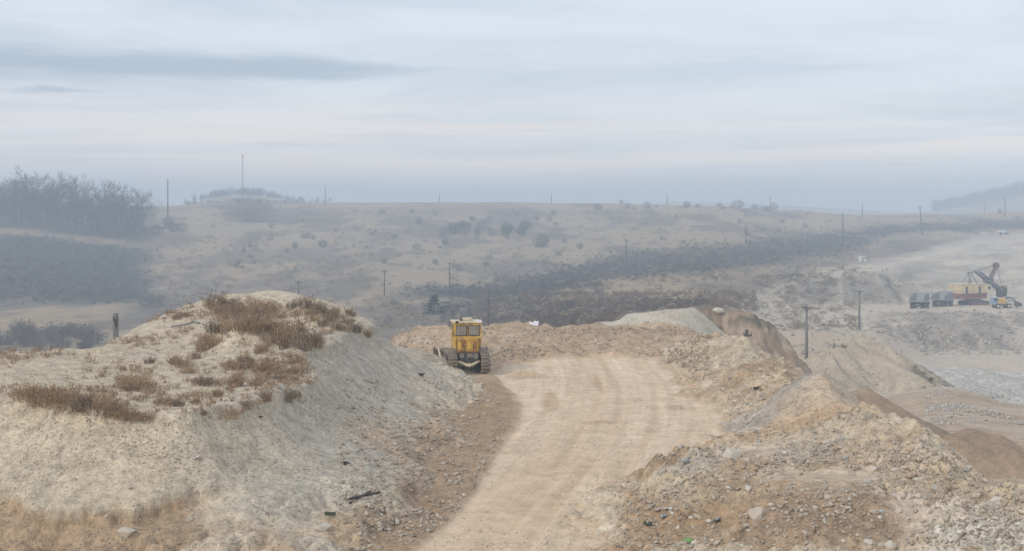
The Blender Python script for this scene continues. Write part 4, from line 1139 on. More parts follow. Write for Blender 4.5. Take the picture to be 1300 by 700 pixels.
car(on_ground(1252, 765, .0), math.radians(-80))
lorry(on_ground(1274, 772, .0), math.radians(-125))
m_ = MB(); m_.tube((0, 0, -.2), (0, 0, 2.3), .42, .36, n=8); m_.box((0, 0, 1.4), (1.0, .5, .9))
o = m_.build('marker_post', M['wood'], None, .04); o.location = on_ground(1270, 745); tag(o, 'short dark stump-like post in front of the blue and white truck', 'post')

# hut by the upper track
h = on_ground(1095, 556)
t = thing('hut', 'small white metal hut beside the upper quarry track', 'hut', h, .2)
m_ = MB(); m_.box((0, 0, 1.2), (2.3, 2.2, 2.4)); m_.build('wall', M['white'], t, .03)
m_ = MB(); m_.box((0, 0, 2.47), (2.6, 2.5, .14)); m_.build('roof', M['blue'], t)
m_ = MB(); m_.box((-.4, -1.12, 1.0), (.8, .04, 1.9)); m_.build('door', M['greybody'], t)
m_ = MB(); m_.box((.65, -1.12, 1.5), (.6, .04, .7)); m_.build('window', M['darkglass'], t)
# ------------------------------------------------------------------ utility poles
def pole(px, Y, top_py, label, arm=1, rad=.13, mat='wood', lean=0.0, minh=6.0, turn=0.2, aw=1.0):
    b = on_ground(px, Y)
    ztop = H - (top_py - HY) / F * Y
    hgt = max(ztop - b[2], minh if ztop - b[2] < 1 else 1)
    rad *= 1.35
    t = thing('utility_pole', label, 'pole', (b[0], b[1], b[2]), turn, 'utility poles')
    t.rotation_euler = (0, lean, turn)
    m_ = MB(); m_.tube((0, 0, -.8), (0, 0, hgt), rad * 1.25, rad * .8, n=10); m_.build('shaft', M[mat], t, 0, True)
    for k in range(arm):
        z = hgt - .45 - 1.0 * k
        m_ = MB(); m_.box((0, -.02 - rad, z), (1.7 * aw, .12, .14)); ca_ = m_.build('crossarm', M['wood'], t)
        for x in (-.75 * aw, .75 * aw):
            q = MB(); q.tube((x, -.02 - rad, z + .06), (x, -.02 - rad, z + .26), .045, .03, n=8); q.build('insulator', M['ceramic' if k else 'darkmetal'], ca_)
    if arm:
        m_ = MB(); m_.tube((-.5 * aw, -.06 - rad, hgt - .5), (0, -rad, hgt - 1.0), .035, n=5); m_.tube((.5 * aw, -.06 - rad, hgt - .5), (0, -rad, hgt - 1.0), .035, n=5); m_.build('brace', M['darkmetal'], t)
    return t


def lower_arm_pole(*a, **k):
    t = pole(*a, **k)
    for ch in t.children:
        if ch.name.startswith(('crossarm', 'brace')): ch.location.z -= 1.55
    return t


lower_arm_pole(620, 286, 369, 'dark utility pole standing just behind the bulldozer', turn=.5)
pole(488, 435, 343, 'utility pole in the meadow above the weedy heap, left of the green pine', rad=.16)
pole(571, 470, 333, 'utility pole in the meadow right behind the green pine', rad=.16)
pole(629, 520, 345, 'short faint utility pole at the left end of the scrub bank', rad=.14, arm=0)
pole(795, 574, 304, 'utility pole at the top of the scrub bank over the pale gravel pile', rad=.17)
pole(947, 620, 287, 'utility pole in the meadow above the scrub bank, left of the quarry track', rad=.17)
pole(1024, 212, 387, 'tall concrete utility pole beside the lower quarry road, the nearest to the bank', mat='concrete', rad=.15)
pole(1091, 300, 368, 'utility pole behind the streaked mound, left of the dump trucks', arm=1, mat='concrete', rad=.17)
pole(379, 400, 357, 'utility pole showing just over the top of the weedy heap', rad=.16)
pole(558, 1000, 246, 'thin pole on the skyline left of the picture centre', rad=.17, arm=0)
pole(700, 1000, 246, 'thin pole on the skyline right of the picture centre', rad=.17, arm=0)
pole(847, 1000, 246, 'thin pole on the skyline just left of the largest skyline bush', rad=.17, arm=0)
pole(978, 950, 248, 'thin pole on the skyline at the end of the row of bushes', rad=.17, arm=0)
pole(1070, 690, 271, 'dark bare pole rising from the right part of the scrub bank', rad=.22, arm=0)
pole(1095, 1050, 258, 'faint thin pole on the skyline above the white hut', rad=.2, arm=0)
pole(1171, 760, 262, 'leaning dark pole on the skyline right of the scrub bank', rad=.24, arm=1, lean=-.10)
pole(1250, 1050, 259, 'faint thin pole on the skyline above the white car', rad=.2, arm=0)
pole(1276, 900, 252, 'tall dark utility pole on the skyline above the blue and white truck', rad=.22)
pole(413, 1050, 236, 'faint tall pole on the skyline left of the meadow crest', rad=.22, arm=0)
pole(213, 800, 228, 'tall pole on the hilltop just right of the bare wood', rad=.28, arm=2)
pole(213 - 58, 1000, 243, 'faint pole among the bare trees at the end of the wood', rad=.22, arm=0)
pole(147, 105, 398, 'stout concrete pole poking up behind the left heap', rad=.18, mat='concrete', arm=1, aw=.22)
pole(948, 122, 419, 'short dark pole top showing over the spoil bank before the brown bluff', rad=.13, arm=1, aw=.45)

# lattice mast far left
mb = on_ground(308, 1060)
zt = H - (195 - HY) / F * 1060
t = thing('radio_mast', 'slim lattice radio mast above the far wooded mound', 'mast', mb)
hh = zt - mb[2]
m_ = MB()
for k in range(3):
    a = k * 2.094; m_.tube((.75 * math.cos(a), .75 * math.sin(a), -1), (.28 * math.cos(a), .28 * math.sin(a), hh - 4), .10, n=5)
m_.build('mast_legs', M['concrete'], t)
m_ = MB()
for i in range(24):
    z0, z1 = (hh - 4) * i / 24, (hh - 4) * (i + 1) / 24
    for k in range(3):
        a, b2 = (k + i) * 2.094, (k + i + 1) * 2.094; r0, r1 = .75 - .47 * i / 24, .75 - .47 * (i + 1) / 24
        m_.tube((r0 * math.cos(a), r0 * math.sin(a), z0), (r1 * math.cos(b2), r1 * math.sin(b2), z1), .05, n=4)
m_.build('lattice', M['concrete'], t)
m_ = MB(); m_.tube((0, 0, hh - 4.5), (0, 0, hh), .10); m_.box((.45, 0, hh - 2.2), (.3, .5, 3.0)); m_.box((-.45, 0, hh - 2.2), (.3, .5, 3.0)); m_.build('antenna', M['red'], t)

# ------------------------------------------------------------------ stones
def rock_mesh(name, seed, mat, n=18, flat=.7):
    r = np.random.RandomState(seed)
    p = r.randn(n, 3); p /= np.linalg.norm(p, axis=1, keepdims=True); p *= (.72 + .38 * r.rand(n, 1)); p *= np.array([.5, .40 + .1 * r.rand(), .5 * flat])
    bm = bmesh.new()
    for q in p: bm.verts.new(q)
    res = bmesh.ops.convex_hull(bm, input=bm.verts)
    bmesh.ops.delete(bm, geom=[v for v in bm.verts if not v.link_faces], context='VERTS')
    me = bpy.data.meshes.new(name); bm.to_mesh(me); bm.free(); me.materials.append(mat)
    return me


ROCKS = [rock_mesh('rock', 100 + i, M['rock'], 18 + i, .6 + .07 * (i % 4)) for i in range(8)]
ROCKS_W = [rock_mesh('rock', 200 + i, M['rock_warm'], 16 + i, .65) for i in range(4)]
ROCKS_G = [rock_mesh('rock', 300 + i, M['rock_grey'], 16 + i, .65) for i in range(4)]


def put_rock(px, py, wpx, label, group, kind=0, sink=.25, jit=True):
    h = hit(px, py)
    if h is None: return None
    s = wpx / F * h[1]
    pool = (ROCKS, ROCKS_W, ROCKS_G)[kind]
    o = link('rock', random.choice(pool), None, (h[0], h[1], ground(h[0], h[1]) + s * (.33 - sink)), (random.uniform(-.4, .4), random.uniform(-.4, .4), random.uniform(0, 6.28)), (s * 1.05, s * random.uniform(.8, 1.1), s * random.uniform(.75, 1.0)))
    return tag(o, label, 'rock', group)


named = [
    (929, 581, 27, 'big rounded pale boulder on the road side of the spoil bank', 0), (963, 654, 33, 'long white boulder sitting in brown earth low on the bank', 0), (1069, 561, 19, 'grey block standing up on the bank crest area', 2),
    (1264, 635, 24, 'large pale block on the bank crest near the right picture edge', 0), (1281, 632, 15, 'ochre block touching the large pale block on the bank crest', 1), (1129, 694, 22, 'flat-topped white block at the bottom edge of the picture', 0),
    (1101, 690, 15, 'small angular pale block left of the flat-topped white block', 0), (1166, 604, 12, 'reddish brown block on the crest of the bank', 1), (1074, 584, 13, 'grey-white block below the upright grey block', 2), (1094, 588, 13, 'ochre-tinted block right of the grey-white block', 1),
    (411, 672, 27, 'whitish boulder at the bottom of the gravel heap', 0), (428, 618, 13, 'pale slab lying on the heap above the dark pipe', 0), (587, 478, 14, 'grey boulder right behind the bulldozer tracks', 2), (609, 492, 10, 'light boulder on the rubble strip behind the bulldozer', 0),
    (951, 621, 12, 'round pale stone beside the dark hole in the bank', 0), (925, 620, 9, 'small round stone left of the dark hole in the bank', 0), (1018, 648, 9, 'lone pale stone on the dark gravel mound', 0), (161, 678, 26, 'squat pale boulder in the brown cut of the heap', 0),
    (166, 620, 8, 'cream stone stuck under the crust of the heap', 0), (240, 660, 10, 'cream wedge of stone low on the heap', 0), (556, 549, 10, 'orange stone at the toe of the gravel heap', 1), (1147, 594, 9, 'round stone on the far slope of the bank crest', 0)]
for px, py, wv, lb, kd in named: put_rock(px, py, wv, lb, 'named boulders', kd)
hb = hit(912, 398)
o = link('rock', ROCKS[2], None, (hb[0], hb[1], ground(hb[0], hb[1]) + .3), (.1, .1, .4), (2.0, 1.4, 1.3)); tag(o, 'large white block on top of the brown bluff', 'rock', 'named boulders')

zones = [   # polygon-ish boxes of the picture where loose blocks lie: x0, x1, y0, y1, count, size range (px), label, kinds
    (890, 1035, 445, 530, 46, (5, 9), 'loose stone on the upper end of the spoil bank', (0, 0, 0, 2)),
    (1030, 1290, 560, 660, 70, (6, 13), 'loose stone on the near crest of the spoil bank', (0, 0, 1, 2)),
    (840, 1060, 545, 620, 46, (5, 10), 'loose stone on the road side of the spoil bank', (0, 0, 2)),
    (830, 1290, 640, 698, 60, (6, 13), 'loose stone along the lower edge of the picture', (0, 0, 0, 1)),
    (440, 590, 520, 640, 44, (5, 9), 'loose stone at the toe of the gravel heap', (0, 1, 1)),
    (580, 612, 475, 515, 12, (6, 9), 'loose boulder on the rubble strip behind the bulldozer', (0, 2)),
]
zi = 0
for (x0, x1, y0, y1, n, (s0, s1), lb, kinds) in zones:
    k = tries = 0
    while k < n and tries < n * 6:
        tries += 1
        px, py = random.uniform(x0, x1), random.uniform(y0, y1)
        h = hit(px, py)
        if h is None or h[1] > 110: continue
        la = label_at(h[0], h[1]); r, c, _, _ = gidx(h[0], h[1])
        if ROADM[r, c] > .3 or (r < nr and RB[r, c] < .35): continue
        if la not in ('bank', 'heap', 'plat'): continue
        wpx = s0 + (s1 - s0) * random.random() ** 2.2
        kd = random.choice(kinds)
        cw = ('pale', 'brownish', 'grey')[kd]; sw = 'chunky' if wpx > s0 + .3 * (s1 - s0) else 'small'
        put_rock(px, py, wpx, '%s %s %s' % (sw, cw, lb), 'stones ' + lb, kd, sink=random.uniform(.15, .35)); k += 1


def scatter_stones(name, n, pick, smin, smax, mat, power=2.6, seed=0):
    """many small stones as one mesh: pick() gives (x, y) or None"""
    r = random.Random(seed)
    V, Fc = [], []
    base = []
    for i in range(6):
        q = np.random.RandomState(900 + i).randn(7, 3); q /= np.linalg.norm(q, axis=1, keepdims=True); q *= np.array([.5, .42, .36])
        bm = bmesh.new(); [bm.verts.new(p) for p in q]; bmesh.ops.convex_hull(bm, input=bm.verts)
        bm.verts.index_update(); bmesh.ops.triangulate(bm, faces=bm.faces)
        base.append((np.array([v.co[:] for v in bm.verts]), np.array([[v.index for v in f.verts] for f in bm.faces]))); bm.free()
    k = 0; tries = 0; off = 0
    while k < n and tries < n * 5:
        tries += 1
        p = pick(r)
        if p is None: continue
        s = smin + (smax - smin) * r.random() ** power
        v, f = base[r.randrange(6)]
        a = r.uniform(0, 6.28); ca, sa = math.cos(a), math.sin(a)
        w_ = v * s * np.array([1, r.uniform(.7, 1), r.uniform(.6, 1.1)])
        x = w_[:, 0] * ca - w_[:, 1] * sa + p[0]; y = w_[:, 0] * sa + w_[:, 1] * ca + p[1]
        V.append(np.stack([x, y, w_[:, 2] + ground(p[0], p[1]) + s * .12], 1)); Fc.append(f + off); off += len(v); k += 1
    o = link(name, fast_mesh(name, np.concatenate(V), np.concatenate(Fc), mat))
    return tag(o, kind='stuff')


def picker(x0, x1, y0, y1, labs, clump=0.0, sc=3.0, road=.25, s=0, ymax=112):
    def f(r):
        px, py = r.uniform(x0, x1), r.uniform(y0, y1)
        h = hit(px, py)
        if h is None or h[1] > ymax: return None
        rr, c, _, _ = gidx(h[0], h[1])
        if names[LAB[rr, c]] not in labs or ROADM[rr, c] > road: return None
        if s == 11 and (rr >= nr or dPS[rr, c] > .0): return None
        if names[LAB[rr, c]] == 'bank' and RB[rr, c] < .45 and r.random() > .08: return None
        if clump and vn(np.array([h[0] / sc]), np.array([h[1] / sc]), 500 + s)[0] < clump * r.random() + .15: return None
        return h
    return f


def grain_mat(name, a, b_):
    m, g, b, out = new_mat(name)
    pos = g.n('ShaderNodeNewGeometry')
    n = g.n('ShaderNodeTexWhiteNoise'); g.put(n.inputs['Vector'], pos.outputs['Position'])
    c = g.noise(pos.outputs['Position'], 1.6, 3, .6)
    rp = g.n('ShaderNodeNewGeometry').outputs['Random Per Island']
    g.put(b.inputs['Base Color'], g.mix(g.m('ADD', g.m('MULTIPLY', rp, .75), g.m('MULTIPLY', c, .25), clamp=True), a, b_))
    b.inputs['Roughness'].default_value = .95; b.inputs['Specular IOR Level'].default_value = .1
    return m


M['rubble_a'] = grain_mat('rubble_stones', (.56, .51, .43), (.30, .23, .165))
M['rubble_d'] = grain_mat('earthy_stones', (.50, .43, .34), (.27, .20, .14))
M['rubble_c'] = grain_mat('pit_rubble', (.56, .53, .48), (.38, .355, .32))
M['rubble_b'] = grain_mat('gravel_stones', (.52, .47, .385), (.34, .285, .22))
scatter_stones('rubble', 7500, picker(780, 1299, 440, 699, ('bank',), 1.2, 2.2, s=1), .04, .26, M['rubble_a'], 3.0, 1)
scatter_stones('rubble', 3500, picker(480, 900, 416, 470, ('plat', 'bank'), 1.0, 3, s=2), .05, .30, M['rubble_d'], 2.8, 2)
scatter_stones('rubble', 2400, picker(430, 640, 480, 699, ('heap', 'plat'), 1.0, 2.0, s=3), .05, .30, M['rubble_a'], 2.6, 3)
scatter_stones('gravel', 15000, picker(0, 600, 400, 699, ('heap',), .7, 1.6, s=4), .02, .13, M['rubble_b'], 4.0, 4)
scatter_stones('gravel', 2600, picker(520, 940, 460, 699, ('plat',), .7, 4, road=2, s=5), .03, .12, M['rubble_b'], 2.5, 5)
scatter_stones('rubble', 1000, picker(1040, 1299, 470, 640, ('shelf', 'mound'), 1.2, 6, s=6, ymax=210), .1, .6, M['rubble_a'], 2.8, 6)
scatter_stones('rubble', 1500, picker(1175, 1299, 470, 540, ('far', 'shelf'), 1.4, 6, s=7, ymax=260), .1, .7, M['rubble_c'], 2.6, 7)
scatter_stones('rubble', 2600, picker(960, 1299, 340, 452, ('far',), .8, 16, s=8, ymax=480), .3, 1.7, M['rubble_b'], 2.6, 8)

# ------------------------------------------------------------------ plants
def stems_mesh(name, seed, mat, n=70, h=.7, spread=.5, wd=.012, fork=2):
    r = np.random.RandomState(seed); V = []; Fc = []
    def strip(p, q, w0, w1):
        d = q - p; e = np.cross(d, r.randn(3)); e /= np.linalg.norm(e) + 1e-9
        k = len(V); V.extend([p - e * w0, p + e * w0, q + e * w1, q - e * w1]); Fc.append((k, k + 1, k + 2, k + 3))
    for i in range(n):
        a = r.rand() * 6.28; rad = spread * math.sqrt(r.rand())
        p = np.array([rad * math.cos(a), rad * math.sin(a), -.05]); hh = h * (.45 + .6 * r.rand())
        d = np.array([math.cos(a) * .5 * rad / spread + .25 * r.randn(), math.sin(a) * .5 * rad / spread + .25 * r.randn(), 1.5]); d /= np.linalg.norm(d)
        m_ = p + d * hh * .55; q = m_ + (d + .25 * r.randn(3)) * hh * .45
        strip(p, m_, wd, wd * .8); strip(m_, q, wd * .8, wd * .5)
        for k in range(fork):
            s_ = p + (q - p) * (.4 + .5 * r.rand()); e_ = s_ + (d * .8 + .75 * r.randn(3)) * hh * .22; strip(s_, e_, wd * .7, wd * .4)
            strip(e_, e_ + r.randn(3) * .05, wd * 2.0, wd * 1.2)
    return fast_mesh(name, V, Fc, mat)


WEED = [stems_mesh('weed_clump', 20 + i, M['twig'], 70 + 18 * i, .60 + .07 * i, .62, .011) for i in range(5)] + [stems_mesh('weed_clump', 30 + i, M['twig2'], 90, .75, .45, .013) for i in range(3)]
weed_spots = [  # px, py, width in px
    (272, 386, 30), (292, 386, 28), (312, 392, 30), (335, 390, 26), (285, 402, 26), (305, 404, 26), (330, 404, 30), (352, 400, 26), (270, 418, 24), (290, 418, 30), (310, 414, 30), (335, 412, 28),
    (355, 425, 36), (375, 428, 40), (392, 432, 34), (365, 438, 30), (385, 440, 30), (345, 430, 26), (262, 428, 22), (275, 434, 26), (260, 442, 22), (372, 388, 20), (388, 388, 22), (405, 392, 22), (398, 404, 20), (420, 404, 24),
    (440, 408, 22), (428, 414, 22), (452, 416, 18), (415, 420, 18), (412, 394, 16), (445, 397, 16), (466, 424, 14), (300, 466, 28), (315, 464, 26), (330, 468, 22), (345, 466, 22), (292, 462, 20), (332, 444, 16),
    (232, 462, 24), (240, 470, 20), (222, 458, 20), (248, 452, 16), (175, 484, 34), (168, 492, 26), (185, 490, 26), (155, 480, 20), (190, 458, 16),
    (35, 504, 34), (52, 510, 34), (70, 512, 36), (88, 516, 34), (104, 516, 32), (122, 520, 34), (142, 524, 32), (172, 528, 26), (60, 500, 28), (82, 506, 28), (112, 510, 28), (132, 514, 24), (98, 506, 24),
    (288, 526, 28), (300, 520, 22), (322, 510, 24), (335, 506, 20), (312, 516, 20), (374, 500, 22), (365, 504, 18), (325, 486, 16), (356, 478, 20), (370, 470, 16), (275, 500, 18), (248, 508, 16), (262, 486, 24), (280, 484, 22), (250, 482, 18), (300, 486, 18),
    (280, 394, 26), (300, 396, 26), (320, 398, 26), (345, 394, 24), (300, 410, 26), (320, 408, 26), (345, 416, 26), (325, 418, 22), (360, 432, 30), (400, 436, 22), (150, 522, 30), (160, 527, 28), (185, 528, 22), (28, 500, 30), (45, 502, 30), (430, 400, 18), (410, 410, 18), (310, 456, 20), (340, 458, 18), (378, 396, 20), (395, 396, 20), (425, 396, 16), (440, 416, 16), (232, 398, 16), (224, 402, 14), (217, 394, 12), (205, 510, 18), (225, 512, 20), (258, 523, 16)]
i = 0
for px, py, wpx in weed_spots:
    h = hit(px, py + 4)
    if h is None or label_at(h[0], h[1]) != 'heap': continue
    s = wpx / F * h[1] / 1.25
    if py < 400 and px > 360: where = 'on the back right shoulder of the heap'
    elif py < 425 and px > 395: where = 'on the right shoulder of the heap top'
    elif py < 400 and px > 255: where = 'along the back crest of the heap top'
    elif py < 422 and px > 255: where = 'in the dense back patch of the heap top'
    elif py < 445 and px > 340: where = 'in the tall thicket right of the small gravel mound'
    elif py < 445 and px > 255: where = 'left of the small gravel mound on the heap'
    elif px < 75: where = 'at the left end of the left rim row'
    elif px < 150 and py > 495: where = 'at the right end of the left rim row'
    elif px < 200: where = 'standing alone behind the left rim row'
    elif py < 475 and px > 285: where = 'right below the small gravel mound'
    elif py < 475: where = 'left below the small gravel mound'
    elif px > 350: where = 'at the right corner of the heap rim'
    elif py > 502: where = 'along the front ledge of the heap rim'
    else: where = 'in the open front middle of the heap top'
    sw = 'large' if wpx > 25 else 'small'
    lb = sw + ' brown dry weed clump ' + where
    o = link('weed_clump', random.choice(WEED), None, (h[0], h[1], ground(h[0], h[1]) - .03), (0, 0, random.uniform(0, 6.28)), (s, s, s * random.uniform(.7, 1.35)))
    tag(o, lb, 'weeds', 'weed clumps ' + where); i += 1
sp = stems_mesh('sprig', 60, M['twig'], 10, .28, .12, .009, 1)


def stuff_copies(name, meshes, n, pick, smin, smax, seed, mat, zs=(.7, 1.1)):
    r = random.Random(seed); data = []
    for me in meshes:
        v = np.empty(len(me.vertices) * 3, np.float32); me.vertices.foreach_get('co', v)
        f = np.empty(len(me.loops), np.int32); me.loops.foreach_get('vertex_index', f)
        data.append((v.reshape(-1, 3), f.reshape(len(me.polygons), -1)))
    V, Fc, off, k, tries = [], [], 0, 0, 0
    while k < n and tries < n * 6:
        tries += 1
        p = pick(r)
        if p is None: continue
        v, f = data[r.randrange(len(data))]
        s = r.uniform(smin, smax); a = r.uniform(0, 6.28); ca, sa = math.cos(a), math.sin(a)
        w_ = v * s
        V.append(np.stack([w_[:, 0] * ca - w_[:, 1] * sa + p[0], w_[:, 0] * sa + w_[:, 1] * ca + p[1], w_[:, 2] * r.uniform(*zs) + ground(p[0], p[1])], 1)); Fc.append(f + off); off += len(v); k += 1
    if not V: return None
    return tag(link(name, fast_mesh(name, np.concatenate(V), np.concatenate(Fc), mat)), kind='stuff')


stuff_copies('dry_sprigs', [sp, stems_mesh('sprig', 61, M['twig'], 16, .35, .2, .010, 1)], 1100, picker(0, 470, 375, 535, ('heap',), 1.5, 3.0, s=11), .35, 1.1, 9, M['twig'])


def leafball(name, seed, mat, n=220, size=.14, shape=(.5, .5, .55), base=.35, hollow=.35, stems=8):
    """bush of small faces spread through an uneven volume, a few stems below"""
    r = np.random.RandomState(seed); V, Fc = [], []
    lob = r.randn(6, 3); lob /= np.linalg.norm(lob, axis=1, keepdims=True)
    while len(Fc) < n:
        d = r.randn(3); d /= np.linalg.norm(d)
        rad = (hollow + (1 - hollow) * r.rand() ** .5) * (.72 + .38 * max(0, (lob @ d).max() - .35) / .65)
        c = d * rad * np.array(shape); c[2] += shape[2] * .92
        if c[2] < .02: continue
        e1 = r.randn(3); e1 /= np.linalg.norm(e1); e2 = np.cross(e1, r.randn(3)); e2 /= np.linalg.norm(e2) + 1e-9
        s = size * (.5 + .8 * r.rand()); k = len(V)
        V += [c - e1 * s, c + e1 * s, c + e2 * s * .8]; Fc.append((k, k + 1, k + 2))
    for i in range(stems):
        a = r.rand() * 6.28; k = len(V); t_ = np.array([math.cos(a) * shape[0] * .7 * r.rand(), math.sin(a) * shape[1] * .7 * r.rand(), shape[2] * (.8 + .9 * r.rand())])
        V += [np.array([-.02, 0, -.1]), np.array([.02, 0, -.1]), t_]; Fc.append((k, k + 1, k + 2))
    return fast_mesh(name, V, Fc, mat)


BUSH = [leafball('bush', 400 + i, M['shrub'], 420, .06, (.55, .55, .40 + .06 * (i % 3))) for i in range(5)]
JUN = [leafball('bush', 420 + i, M['evergreen'], 420, .065, (.48, .48, .48)) for i in range(3)]
bush_list = []      # px, py(base), width px, kind, label, group
uni = [
    (315, 281, 74, 0, 'large dark rounded thicket on the hill crest left of the meadow'), (688, 314, 25, 0, 'tall grey bush in the middle of the meadow, larger than its neighbours'), (760, 374, 17, 2, 'dark purplish bush on the scrub bank over the pale gravel pile'),
    (530, 318, 13, 0, 'tall dark bush in the meadow above the pine'), (410, 314, 14, 1, 'dark green bush in the meadow left of the tall dark bush'), (938, 263, 18, 0, 'largest bush of the row on the right skyline'),
    (789, 259, 8, 0, 'round bush standing apart at the left end of the skyline row'), (1269, 272, 7, 1, 'dark green bush at the foot of the tall skyline pole'), (120, 443, 26, 0, 'dark leafless bush poking up behind the left heap'), (550, 440, 1, 0, None),
    (500, 388, 14, 0, 'bare bush under the pole left of the pine'), (520, 392, 10, 0, 'small bare bush between two poles left of the pine'), (492, 412, 12, 0, 'bare bush beside the right shoulder of the heap'), (575, 372, 14, 0, 'bare bush at the foot of the pole behind the pine')]
for px, py, wv, kd, lb in uni:
    if lb: bush_list.append((px, py, wv, kd, lb, 'single bushes'))
for k in range(26):
    bush_list.append((random.uniform(575, 690) if k % 2 else random.uniform(550, 660), random.uniform(288, 300), random.uniform(8, 17), 1 if k % 3 else 0, 'greenish bush in the long thicket line across the upper meadow', 'thicket line in the meadow'))
for k in range(20):
    bush_list.append((random.uniform(745, 985), 264 + random.uniform(-1, 3), random.uniform(5, 12), 0, 'small bush in the row along the right skyline', 'bushes along the skyline'))
for k in range(24):
    bush_list.append((random.uniform(300, 480), random.uniform(280, 345), random.uniform(5, 10), random.choice((0, 1)), 'small dark bush dotting the left part of the meadow', 'bushes in the left meadow'))
for k in range(30):
    bush_list.append((random.uniform(480, 760), random.uniform(270, 345), random.uniform(5, 11), random.choice((0, 0, 1)), 'small bush dotting the middle of the meadow', 'bushes in the middle meadow'))
for k in range(14):
    bush_list.append((random.uniform(800, 1040), random.uniform(272, 310), random.uniform(5, 9), 0, 'small bush on the straw meadow above the scrub bank', 'bushes above the scrub bank'))
for k in range(14):
    bush_list.append((random.uniform(130, 230), random.uniform(288, 300), random.uniform(10, 20), 0, 'grey bush in the hedge line above the dark fallow slope', 'hedge above the fallow slope'))
for k in range(16):
    bush_list.append((random.uniform(0, 112), random.uniform(446, 452), random.uniform(14, 26), 0, 'bare leafless shrub in the thicket behind the left heap', 'shrubs behind the left heap'))
for k in range(18):
    bush_list.append((random.uniform(610, 700), random.uniform(355, 378), random.uniform(8, 16), 0, 'bare bush at the left end of the scrub bank', 'bushes at the left end of the scrub bank'))
PURP = leafball('bush', 440, M['shrub_purple'], 700, .045, (.5, .5, .55))
SPIKY = [stems_mesh('bush', 450 + i, M['shrub'], 60, 1.0, .42, .012, 5) for i in range(3)]
THICK = leafball('bush', 447, M['shrub'], 9000, .013, (.52, .52, .50), hollow=.1)
FINE = [leafball('bush', 445 + i, M['shrub'], 2600, .028, (.52, .52, .48), hollow=.2) for i in range(2)]
for px, py, wv, kd, lb, gp_ in bush_list:
    if gp_ == 'shrubs behind the left heap' or py > 438:
        Y = random.uniform(285, 330); h = on_ground(px, Y); kd = 3
    else:
        h = hit(px, py)
        if h is None: h = on_ground(px, 990)
        if h[1] < 150 or h[1] > 1200: h = on_ground(px, min(max(h[1], 320), 1000))
    s = wv / F * h[1]
    me = PURP if kd == 2 else random.choice(SPIKY) if kd == 3 else THICK if wv > 60 else random.choice(FINE) if wv > 19 else random.choice(JUN if kd == 1 else BUSH)
    o = link('bush', me, None, (h[0], h[1], h[2] - .05 * s), (0, 0, random.uniform(0, 6.28)), (s, s, s * random.uniform(.75, 1.15) * (.55 if wv > 60 else 1)))
    tag(o, lb, 'bush', gp_)


def far_pick(f):
    """weight f(u, v, Y, r) on visible land"""
    def g(r):
        u, v = r.uniform(*f[0]), r.uniform(*f[1])
        h = hit(u, v)
        if h is None or h[1] < 165 or h[1] > 1150: return None
        rr, c, _, _ = gidx(h[0], h[1])
        if names[LAB[rr, c]] != 'far': return None
        if r.random() > f[2](rr, c): return None
        return h
    return g


SCR = [leafball('scrub', 460 + i, M['shrub'], 46, .16, (.6, .6, .45), stems=3) for i in range(4)]
RST = [leafball('scrub', 470 + i, M['twig2'], 40, .15, (.6, .6, .40), stems=3) for i in range(3)]
M['scrub'] = grain_mat('scrub_twigs', (.06, .054, .05), (.13, .112, .094))
M['rustscrub'] = grain_mat('russet_weeds', (.22, .14, .09), (.15, .115, .085))
M['hazelgrass'] = grain_mat('straw_tufts', (.36, .28, .19), (.20, .17, .13))
stuff_copies('scrub', SCR, 3000, far_pick(((480, 1299), (275, 385), lambda r, c: float(bandm[r, c]) * 1.3)), .7, 1.6, 21, M['scrub'])
stuff_copies('scrub', SCR, 800, far_pick(((560, 900), (384, 424), lambda r, c: .9)), .7, 1.6, 22, M['scrub'])
stuff_copies('russet_weeds', RST, 2200, far_pick(((600, 960), (372, 424), lambda r, c: .6 + float(n2[r, c]))), .7, 1.5, 23, M['rustscrub'])
stuff_copies('meadow_tufts', SCR, 1800, far_pick(((200, 1100), (262, 420), lambda r, c: .35 + 1.2 * float(n1[r, c]))), 1.2, 3.2, 24, M['hazelgrass'], (.35, .7))
stuff_copies('fallow_scrub', SCR, 1400, far_pick(((0, 215), (296, 398), lambda r, c: float(dk[r, c]))), 1.0, 2.0, 25, M['scrub'], (.4, .8))
SCR2 = [leafball('tuft', 480 + i, M['shrub'], 30, .14, (.5, .5, .35), stems=3) for i in range(3)]
M['moundscrub'] = grain_mat('mound_weeds', (.075, .08, .05), (.14, .125, .085))
def mound_pick(r):
    h = hit(r.uniform(930, 1185), r.uniform(390, 500))
    if h is None or not 150 < h[1] < 230: return None
    rr, c, _, _ = gidx(h[0], h[1])
    if names[LAB[rr, c]] != 'mound' or CC[rr, c, 0] > .27: return None
    return h
stuff_copies('slope_weeds', SCR2, 300, mound_pick, .35, .9, 26, M['moundscrub'])

# pine in the meadow
def conifer(seed, h, r0, mat, tiers=9, per=26):
    r = np.random.RandomState(seed); V, Fc = [], []
    for k in range(tiers):
        z = h * (.16 + .80 * k / tiers); R = r0 * (1 - k / tiers) ** .8 * (.8 + .4 * r.rand())
        for j in range(per):
            a = r.rand() * 6.28; q = R * (.25 + .75 * r.rand()); c = np.array([q * math.cos(a), q * math.sin(a), z - q * .25 + .12 * r.randn()])
            o_ = np.array([math.cos(a), math.sin(a), .15]); e = np.array([-math.sin(a), math.cos(a), .3 * r.randn()])
            s = .22 * r0 * (.6 + .6 * r.rand()); kk = len(V)
            V += [c - o_ * s * .5 - e * s * .6, c - o_ * s * .5 + e * s * .6, c + o_ * s + np.array([0, 0, .15 * r.randn() * s])]; Fc.append((kk, kk + 1, kk + 2))
    return fast_mesh('crown', V, Fc, mat)
h = hit(551, 399)
if h is None or h[1] < 200: h = on_ground(551, 370)
